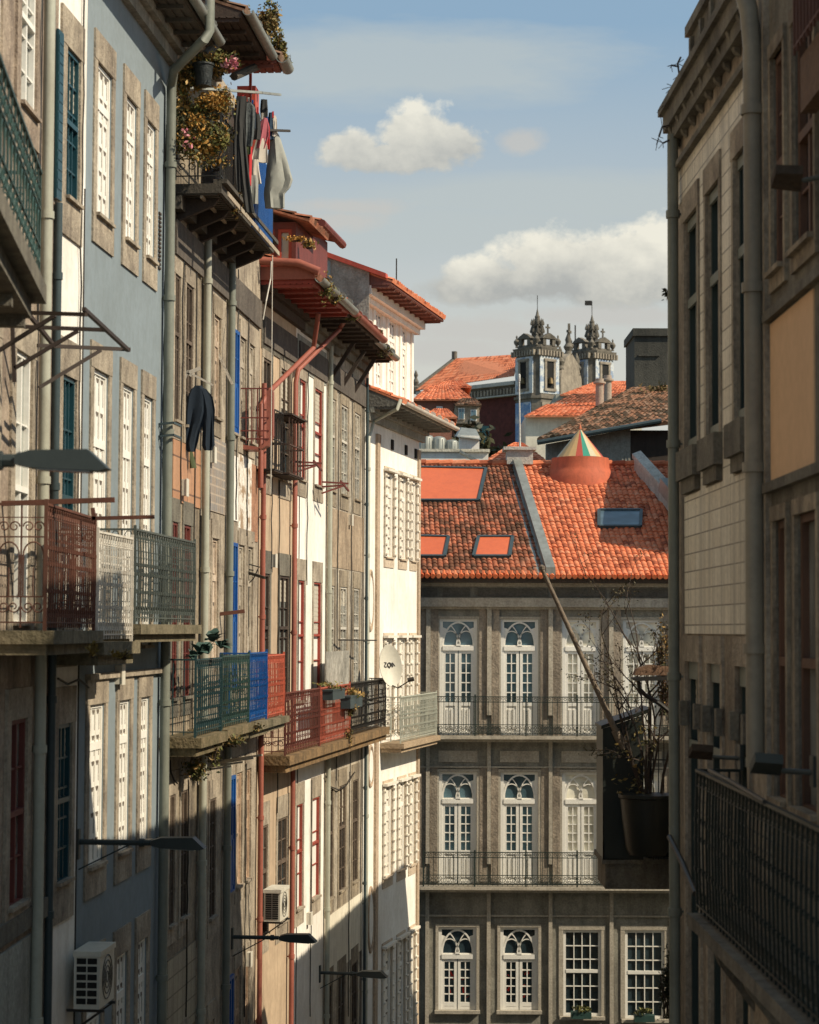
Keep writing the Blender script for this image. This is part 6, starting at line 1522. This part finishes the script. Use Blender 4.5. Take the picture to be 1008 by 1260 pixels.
# window cages on D4 and D3
def cage(name, label, F, u0, u1, w, z0, z1, mat, nb=6, t=.022, panel=None, extra=None):
    L = thing(name, label, 'window cage', F.P(u0, 0, z0), None); mb = MB()
    for z in (z0, (z0+z1)/2, z1): mb.bar(F.P(u0,w,z), F.P(u1,w,z), t*1.2); mb.bar(F.P(u0,.02,z), F.P(u0,w,z), t*1.2); mb.bar(F.P(u1,.02,z), F.P(u1,w,z), t*1.2)
    for k in range(nb+1): x = u0+(u1-u0)*k/nb; mb.bar(F.P(x,w,z0), F.P(x,w,z1), t)
    for k in range(1, 3):
        for x in (u0, u1): mb.bar(F.P(x,w*k/3,z0), F.P(x,w*k/3,z1), t)
    mb.build('bars', mat, L)
    if panel:
        mb = MB(); mb.box(F, u0, u1, .02, w, z0-.035, z0-.005); mb.build('floor', panel, L)
        if extra: mb = MB(); mb.box(F, u0-.05, u1+.05, .02, w+.06, z1+.01, z1+.04); mb.build('top', panel, L)
cage('window_cage', 'rusty wire cage over the right window of the ochre house', F3, F3.u(356, 540, .38), F3.u(374, 540, .38), .38, F3.z(358, 583, .38), F3.z(358, 512, .38), surf('rusty_wire', (.07,.045,.035), (.12,.05,.03), .5, .3), 5, .022, DKWOOD, True)
cage('window_cage', 'darker wire cage over the left window of the ochre house', F3, F3.u(338, 540, .36), F3.u(348, 540, .36), .36, F3.z(340, 578, .36), F3.z(340, 505, .36), IRON, 4, .018, DKWOOD)
cg = thing('balcony_cage', 'red painted wire cage with solid red post and floor on the patched house', 'window cage', F2.P(F2.len-1, 0, 12))
fu = lambda px, py, w=.4: F2.P(*((lambda a: (a[0], w, a[1]))(F2.uz(px, py, w))))
mb = MB()
Y5 = 36.2; c5 = lambda px, py, e=0: at(px, py, Y5+e)
for y in (478, 514, 530, 540): mb.bar(c5(294, y), c5(331, y), .022)
for x in (294, 303, 310, 317, 324): mb.bar(c5(x, 478), c5(x, 546), .02)
mb.build('bars', REDD, cg)
mb = MB(); mb.prism([c5(328,478), c5(336,480), c5(336,535), c5(330,548), c5(322,552), c5(318,551), c5(328,540)], (0,.35,0)); mb.prism([c5(293,546), c5(318,550), c5(318,553), c5(300,553)], (0,.5,0)); mb.build('post', TERRA, cg)

# ================================================================== satellite dish with its name, TV antenna
Yq = 48.6; dc = at(481, 819, Yq)
SD = thing('satellite_dish', 'cream satellite dish lettered ZON on the black railing end', 'satellite dish', at(478, 848, Yq))
mb = MB(); nrm = V((.55,-1,.22)).normalized(); xx = nrm.cross(V((0,0,1))).normalized(); xx = xx if xx.x > 0 else -xx; zz = xx.cross(nrm).normalized(); zz = zz if zz.z > 0 else -zz
Rx = 13.5*Yq/FPX*1.15; Rz = 26*Yq/FPX; i0 = 0; N = 28
for k in range(7):
    f = k/6
    for j in range(N): a = 2*pi*j/N; mb.v.append(dc+xx*cos(a)*Rx*f+zz*sin(a)*Rz*f+nrm*(-.09*(1-f*f)))
for k in range(6):
    for j in range(N): mb.f.append((k*N+j, k*N+(j+1) % N, (k+1)*N+(j+1) % N, (k+1)*N+j)); mb.m.append(0)
n0 = len(mb.v)
for k in range(7):
    f = k/6
    for j in range(N): a = 2*pi*j/N; mb.v.append(dc+xx*cos(a)*Rx*f+zz*sin(a)*Rz*f+nrm*(-.09*(1-f*f)-.015))
for k in range(6):
    for j in range(N): mb.f.append((n0+k*N+j, n0+k*N+(j+1) % N, n0+(k+1)*N+(j+1) % N, n0+(k+1)*N+j)); mb.m.append(0)
dish = mb.build('dish', surf('dish_paint', (.60,.56,.46), (.4,.36,.28), .3, .3, .5, .001), SD, True)
mb = MB(); s = .10; o = dc-nrm*.072-zz*.02-xx*.150
def L2(x, y): return o+xx*(x*s)+zz*(y*s)
for a, b in (((0,1),(.8,1)), ((.8,1),(0,0)), ((0,0),(.8,0)), ((2.35,0),(2.35,1)), ((2.35,1),(3.1,0)), ((3.1,0),(3.1,1))): mb.bar(L2(*a), L2(*b), .024, .012, up=nrm)
pts = [L2(1.55+.42*cos(k*pi/8), .5+.5*sin(k*pi/8)) for k in range(16)]; mb.tube(pts, .012, 4, closed=True)
mb.build('lettering', IRON, dish)
mb = MB(); lnb = at(505, 837, Yq-.35); mb.tube([dc-zz*Rz*.95, dc-zz*(Rz+.06)+nrm*.15+xx*.05, lnb], .014, 6); mb.tube([lnb-V((.06,0,0)), lnb+V((.08,.02,.03))], .05, 8); mb.tube([dc-nrm*.1, dc-nrm*.1-V((.0,0,.45))], .025, 8); mb.build('feed_arm', IRON, SD, True)
an = MB(); Ya = 37.2; v = lambda px, py, e=0: at(px, py, Ya+e)
an.bar(v(306,666), v(305,780), .03); an.bar(v(303,704,-.1), v(326,711,-.4), .045)
for (x0,y0,x1,y1) in ((291,698,312,702),(295,718,308,706),(300,724,312,712),(318,699,312,712),(306,666,311,668),(290,690,320,698)): an.bar(v(x0,y0), v(x1,y1), .02)
tag(an.build('tv_antenna', IRON, None), 'spindly tv antenna between patched and ochre house', 'antenna')
bracket('awning_rod', 'short rusty bar across the blue door above the teal railing', 'rod', [(at(268,756,34.2), at(301,752,34.2))], .06, RUSTI)
bracket('washing_line_rod', 'thin dark rod crossing in front of stained townhouse and white corner', 'rod', [(at(417,787.5,45.5), at(463,788,48))], .03, IRON)

# ================================================================== laundry
DKB = surf('navy_cloth', (.012,.020,.032), (.02,.03,.04), .5, .3, .9, .004); OLIVE = surf('olive_cloth', (.10,.12,.055), (.05,.065,.04), .5, .3, .9, .004)
GRYC = surf('grey_cloth', (.33,.33,.29), (.17,.17,.15), .5, .3, .9, .004); CHAR = surf('charcoal_cloth', (.035,.036,.035), (.06,.055,.05), .5, .3, .9, .004)
PINK = surf('rose_cloth', (.46,.13,.15), (.3,.08,.1), .4, .3, .9, .004); CRIM = surf('crimson_cloth', (.5,.035,.04), (.3,.03,.03), .4, .3, .9, .004); IVORY = surf('ivory_cloth', (.66,.60,.50), (.42,.34,.27), .5, .3, .9, .004)
ax = V((1, .1, 0)); LG = 'washing hung out on the left'
def hang(name, label, mat, px, py, Y, sects, seed, extra=None, **k):
    m = Y/FPX; f = lambda S_: [(a*m, b*m, max(.012, c*m)) for a, b, c in S_]
    return cloth(name, label, mat, at(px, py, Y), ax, f(sects), seed, 'washing hung out on the left', f(extra) if extra else None, **k)
hang('jacket', 'navy jacket hanging sleeves down beside the grey drainpipe', DKB, 244, 474, 31.2, [(0,0,4),(5,0,9),(14,0,13),(32,-1,14),(44,-3,12),(56,-6,9),(72,-9,9),(82,-8,5)], 2, [(4,5,5),(14,9,9),(30,12,9),(55,13,7),(74,13,8),(80,13,5)])
hang('dress', 'olive green cloth hanging behind the navy jacket', OLIVE, 228, 488, 31.5, [(0,-4,3),(15,-5,7),(40,-8,12),(65,-6,15),(88,-2,17)], 3)
hang('trousers', 'long charcoal trousers, nearest of the high washing', CHAR, 297, 118, 31.0, [(0,0,6),(8,0,7),(30,-1,7),(62,1,6),(110,6,6),(146,12,6)], 4, [(6,-3,5),(35,-5,4),(80,-4,4),(120,-2,3)])
hang('shirt', 'dark grey shirt on the upper line beside the orange red post', surf('slate_cloth', (.09,.10,.10), (.05,.055,.055), .5, .3), 305, 125, 31.4, [(0,0,3),(6,0,9),(20,1,8),(40,1,7),(56,0,6)], 5)
hang('towel', 'crimson towel hanging between dark shirts', CRIM, 308, 130, 31.6, [(0,0,3),(25,1,3),(60,-1,4),(100,-1,3)], 6)
hang('blouse', 'rose pink blouse on the upper line', PINK, 322, 145, 32.0, [(0,4,3),(8,3,6),(22,1,8),(38,-2,6)], 7)
hang('shorts', 'ivory shorts below the rose blouse', IVORY, 321, 170, 32.0, [(0,0,6),(10,0,8),(24,-1,10),(30,-1,10)], 8)
hang('vest', 'ivory vest hanging lowest of the small washing', IVORY, 314, 196, 31.8, [(0,0,4),(12,0,5),(30,1,7)], 9)
hang('top', 'black top on the upper line left of the grey sheet', CHAR, 325, 122, 32.3, [(0,0,4),(14,0,5),(30,1,4),(36,2,3)], 10)
hang('top', 'dark blue top clipped right beside the grey sheet', surf('denim_cloth', (.03,.06,.10), (.02,.03,.05), .4, .3), 334, 138, 32.5, [(0,0,3),(14,0,5),(34,-1,4)], 12)
hang('sheet', 'pale grey bed sheet, rightmost and largest of the high washing', GRYC, 342, 160, 32.6, [(0,-4,3),(12,-3,7),(40,0,13),(62,2,17),(72,0,16),(80,-4,13),(98,-3,12)], 13, folds=4, th=.12)
bracket('washing_line_rod', 'iron rod carrying the high washing, nearest the plants', 'rod', [(at(222,107,30.4), at(322,114,31.4)), (at(322,114,31.4), at(345,116.5,32.2))], .035, ZINC)
bracket('washing_line_rod', 'short iron rod above the grey bed sheet', 'rod', [(at(330,160,32.4), at(357,161,32.6))], .035, IRON)
mb = MB(); mb.tube([F2.P(4.3,.78,18.0), F2.P(4.25,.78,17.7), F2.P(4.0,.75,17.3), F2.P(4.0,.7,17.0)], .012, 6); mb.tube([F2.P(4.3,.8,18.1), F2.P(4.32,.8,14.2)], .008, 5)
tag(mb.build('hanging_cable', WHITEI, None), 'pale hose looping under the boarded upper balcony', 'cable')

for k, (px, py, hgt, wd, Yk, mt_, lb) in enumerate(((299, 122, 26, 4, 31.2, IVORY, 'small ivory sock-like cloth beside the charcoal trousers'), (304, 150, 40, 5, 31.5, OLIVE, 'dull olive cloth between the dark shirts'), (311, 128, 30, 4, 31.7, DKB, 'narrow navy cloth in the middle of the high washing'), (316, 138, 34, 5, 31.9, CHAR, 'black narrow cloth left of the rose blouse'), (328, 150, 34, 4, 32.3, CRIM, 'little crimson cloth right of the rose blouse'), (337, 142, 26, 4, 32.5, IVORY, 'small white cloth pegged at the top of the grey bed sheet'), (312, 215, 36, 6, 31.7, GRYC, 'light grey cloth hanging low over the blue screen'))):
    hang('cloth', lb, mt_, px, py, Yk, [(0,0,wd*.6),(hgt*.2,0,wd),(hgt*.6,.6,wd*.9),(hgt,-.5,wd*1.1)], 40+k, th=.02)
for k, (px, py) in enumerate(((299,120),(306,124),(311,127),(317,136),(323,143),(329,148),(336,141))):
    p = at(px, py, 31.2+.2*k); mb = MB(); mb.bar(p-V((0,0,.05)), p+V((0,0,.05)), .025); tag(mb.build('clothes_peg', (CRIM, WHITEI, BLUE)[k % 3], None), 'clothes peg on the high washing line', 'clothes peg', 'pegs on the high washing line')
# ================================================================== plants
PL = [leafmat('amber_leaf', (.42,.21,.045), (.28,.15,.03)), leafmat('green_leaf', (.10,.11,.03), (.16,.14,.04)), leafmat('ochre_leaf', (.46,.30,.10), (.30,.17,.05)), leafmat('dark_green_leaf', (.035,.045,.02), (.07,.06,.025))]
PKF = leafmat('pink_petal', (.60,.17,.22), (.50,.25,.25))
def plant(label, spots, n, size, seed, mats=None, flowers=0, fl_spots=None, name='balcony_plant', pot=None, group='plants on the upper balcony', base=None):
    random.seed(seed); mb = MB(); mm = (mats or PL)
    for (px, py, Y, rx, ry) in spots:
        m = Y/FPX; leaves(mb, at(px, py, Y), (rx*m, rx*m*.6, ry*m), int(n*rx*ry/400), size, len(mm), clumps=12)
    R = thing(name, label, 'plant', base or at(spots[0][0], spots[0][1]+spots[0][4], spots[0][2]), group)
    mb.build('foliage', mm, R)
    if flowers:
        fb = MB()
        for (px, py, Y, rx, ry) in (fl_spots or spots):
            m = Y/FPX; leaves(fb, at(px, py, Y-.15), (rx*m, rx*m*.5, ry*m), flowers, size*1.1, 1, clumps=5)
        fb.build('flowers', PKF, R)
    if pot:
        pb = MB(); px, py, Y, r_, h_ = pot; m = Y/FPX; pb.lathe(at(px, py, Y), [(r_*m*.7,0),(r_*m,h_*m*.9),(r_*m*1.1,h_*m*.92),(r_*m*1.1,h_*m)], 16); pb.build('pot', surf('dark_pot', (.03,.035,.035), None, .4, .3, .5), R, True)
    # a few stems
    sb = MB(); rnd = random.Random(seed)
    for (px, py, Y, rx, ry) in spots:
        for k in range(7): sb.tube([at(px+rnd.uniform(-.4,.4)*rx, py+ry*.9, Y), at(px+rnd.uniform(-.8,.8)*rx, py-ry*.5*rnd.random(), Y+rnd.uniform(-.1,.1))], .008, 4)
    sb.build('stems', DKWOOD, R)
plant('big trailing plant with amber leaves and pink flowers in a black hanging pot', [(262,78,29.9,26,14),(236,92,29.9,20,18)], 1500, .035, 21, flowers=60, fl_spots=[(284,80,29.7,8,12)], pot=(250,106,29.8,13,28))
plant('dense amber and green bush on the railing corner, lower left of the hanging pot', [(236,168,29.7,27,24),(258,172,29.8,26,20)], 1700, .034, 22, flowers=25, fl_spots=[(228,170,29.5,14,12)])
plant('loose climber between the hanging pot and the railing bush', [(222,125,29.9,13,30),(250,130,30,24,18),(268,128,30.2,16,20)], 1300, .032, 23)
plant('thin trailing greenery dropping in front of the upper railing', [(268,200,30.2,20,12),(296,240,31.5,8,20),(290,256,31.2,7,14)], 380, .03, 24)
plant('dry grass tuft growing along the high roof edge', [(330,26,33,14,26),(345,58,33.4,10,20),(352,76,33.6,7,12),(296,22,32,10,14)], 1500, .035, 25, [PL[1], PL[2], leafmat('dry_grass', (.26,.19,.08), (.15,.12,.05))], name='roof_weeds', group='weeds on the roofs')
plant('moss and weeds on the gutter of the red eave', [(400,352,38.5,10,14),(412,366,39.5,10,9),(380,300,38.2,10,7)], 750, .035, 26, [PL[1], PL[2]], name='roof_weeds', group='weeds on the roofs')
plant('dry moss lumps on the far gutter end of the stained townhouse', [(474,432,47.5,12,7),(450,408,44.5,16,5),(430,390,42,14,5)], 900, .035, 27, [leafmat('brown_moss', (.16,.10,.05), (.10,.07,.035)), PL[1]], name='roof_weeds', group='weeds on the roofs')
plant('orange lichen and weeds on the dormer roof', [(365,294,37.5,14,4)], 1200, .03, 28, [leafmat('orange_lichen', (.50,.24,.05), (.3,.15,.04)), PL[0]], name='roof_weeds', group='weeds on the roofs')
plant('mossy weeds drooping from the teal balcony slab', [(278,912,31.8,24,8),(262,925,31,8,16),(310,896,34,14,5),(240,948,31,16,14)], 900, .03, 29, [leafmat('ochre_moss', (.26,.16,.06), (.16,.11,.04)), PL[1], PL[3]], name='balcony_weeds', group='weeds on the lower balconies')
plant('yellow moss tuft at the joint of the red and white balconies', [(114,800,21.5,6,10),(150,806,23,14,6)], 900, .022, 30, [leafmat('yellow_moss', (.22,.15,.03), (.12,.09,.03))], name='balcony_weeds', group='weeds on the lower balconies')
plant('small plant trailing through the brick red railing', [(430,905,44,5,12),(432,872,44,8,8)], 700, .03, 31, [PL[1], PL[2]], name='balcony_weeds', group='weeds on the lower balconies')
plant('shrub sprouting at the bottom right by the grey building', [(820,1215,30,9,42)], 900, .03, 32, [leafmat('black_green_leaf', (.03,.035,.02), (.05,.045,.02))], name='climbing_shrub', group=None)
plant('dark foliage clump spilling behind the bracket lamp', [(815,800,34.9,10,36),(818,850,34.9,10,34)], 380, .03, 34, [PL[3], PL[2]], name='climbing_shrub', group=None)
# cabbage-like succulent on the teal railing
random.seed(5); mb = MB(); cpt = [(246,806,29.9,1.0),(262,790,30.3,1.1),(272,798,30.6,.9),(238,812,29.8,.8),(256,805,30,1.0)]
for (px, py, Y, s) in cpt:
    c = at(px, py, Y)
    for k in range(11):
        a = random.uniform(0, 2*pi); el = random.uniform(.1, 1.2); d = V((cos(a)*cos(el), sin(a)*cos(el), sin(el))); side = d.cross(V((0,0,1))).normalized(); L = .22*s*random.uniform(.7, 1.2); wd = .07*s
        pts = [c, c+d*L*.5+V((0,0,.03)), c+d*L-V((0,0,.03))]
        mb.quad(pts[0]-side*wd*.2, pts[0]+side*wd*.2, pts[1]+side*wd, pts[1]-side*wd); mb.quad(pts[1]-side*wd, pts[1]+side*wd, pts[2]+side*wd*.35, pts[2]-side*wd*.35)
o = mb.build('balcony_plant', leafmat('blue_green_leaf', (.035,.07,.06), (.06,.10,.08)), None); tag(o, 'broad leaved blue green plant on top of the teal railing', 'plant')
# window boxes on the red / black railing
for k, (x0, x1, y0, y1, lab) in enumerate(((401,416,849,859,'small dark window box on the brick red railing'), (423,438,857,869,'dark window box hung on the start of the black railing'))):
    F = F3; u0, z1 = F.uz(x0, y0, .58); u1_, z0 = F.uz(x1, y1, .58)
    L = thing('window_box', lab, 'planter', F.P((u0+u1_)/2, .58, z0), 'window boxes'); mb = MB(); mb.box(F, u0, u1_, .52, .72, z0, z1); mb.box(F, u0-.02, u1_+.02, .51, .73, z1-.03, z1+.005); mb.build('box', PIPED, L)
    mb = MB(); c = F.P((u0+u1_)/2, .62, z1+.05); leaves(mb, c, (.3,.4,.10), 120, .04, 2); mb.build('foliage', [PL[1], PL[2]], L)
# dry vines on the parapet at right
random.seed(9); mb = MB()
for (pts) in ([(838,70),(834,78),(836,92)], [(838,104),(828,106),(824,120),(822,132)], [(838,108),(830,112),(828,128),(820,126)], [(824,154),(815,156),(811,168)], [(824,172),(816,176)], [(836,82),(826,80)]):
    P = [at(x, y, 21.9) for x, y in pts]; mb.tube(P, .010, 4)
    for a in P[1:]:
        for _ in range(4): mb.bar(a, a+V((random.gauss(0,.05), 0, random.gauss(-.03,.05))), .006)
tag(mb.build('dry_vine', DKWOOD, None), 'dry leafless vine tendrils off the parapet corner, upper right', 'vine')
mb = MB(); leaves(mb, at(819,363,22.2), (.05,.03,.05), 30, .03, 1); tag(mb.build('wall_sprig', leafmat('sprig', (.03,.035,.02), (.05,.045,.02)), None), 'tiny leafy sprig beside the right corner drainpipe', 'plant')

# ================================================================== floodlights / wall lamps on the right
def floodlight(F, px, py, w, s, label, m_=None):
    u, z = F.uz(px, py, w); L = thing('wall_lamp', label, 'wall lamp', F.P(u, 0, z), 'lamps on the right facade'); mb = MB()
    mb.prism([F.P(u-.16*s, w-.12, z), F.P(u-.12*s, w+.16*s, z+.02), F.P(u+.10*s, w+.14*s, z+.16*s), F.P(u+.16*s, w-.1, z+.14*s)], V((0,0,-.10*s))); mb.build('head', m_ or LAMPM, L)
    mb = MB(); mb.tube([F.P(u+.3, 0, z-.02), F.P(u+.1, w-.1, z-.02)], .03*s, 8); mb.box(F, u+.22, u+.36, 0, .03, z-.12, z+.1); mb.build('arm', LAMPM, L, True)
RL = surf('rusty_lamp', (.07,.05,.035), (.03,.025,.02), .6, .4)
floodlight(FR1, 968, 222, .28, .62, 'brown wedge shaped wall lamp high on the granite house at right', RL)
floodlight(FR2, 862, 928, .32, .6, 'flat topped wall lamp at the far end of the green railing', RL)
floodlight(FR1, 944, 944, .3, .7, 'black wall lamp over the middle of the green railing', LAMPM)
mb = MB(); mb.tube([FR1.P(.3,.45,za1+.06), FR1.P(1.5,.45,za1+.05), FR1.P(3.0,.45,za1+.02)], .018, 6); tag(mb.build('railing_cable', IRON, None), 'black cable stretched along the top of the green railing', 'cable')
mb = MB(); mb.tube([at(824,1030,21.8), at(840,1062,21), at(856,1100,20)], .03, 8); tag(mb.build('stay_rod', IRON, None), 'black diagonal stay rod low beside the right corner drainpipe', 'rod')
# planter on the bottom window sills of the grey building
for k, (x0, x1, y) in enumerate(((703, 728, 1246), (781, 806, 1250))):
    a = at(x0, y+4, GY-.4); b = at(x1, y+4, GY-.4); L = thing('window_box', ('green window box under the third bottom window', 'green window box under the fourth bottom window')[k], 'planter', a.lerp(b,.5), 'window boxes'); mb = MB(); fbox(mb, x0, x1, y, y+8, GY-.45, .25); mb.build('box', GREENI, L)
    mb = MB(); leaves(mb, a.lerp(b,.5)+V((0,0,.18)), (.28,.12,.08), 110, .05, 2); mb.build('foliage', [PL[3], PL[1]], L)
for ob in list(bpy.data.objects):
    if ob.parent is None and ob.type in ('MESH', 'EMPTY') and 'label' not in ob and 'kind' not in ob: print('UNLABELLED', ob.name)
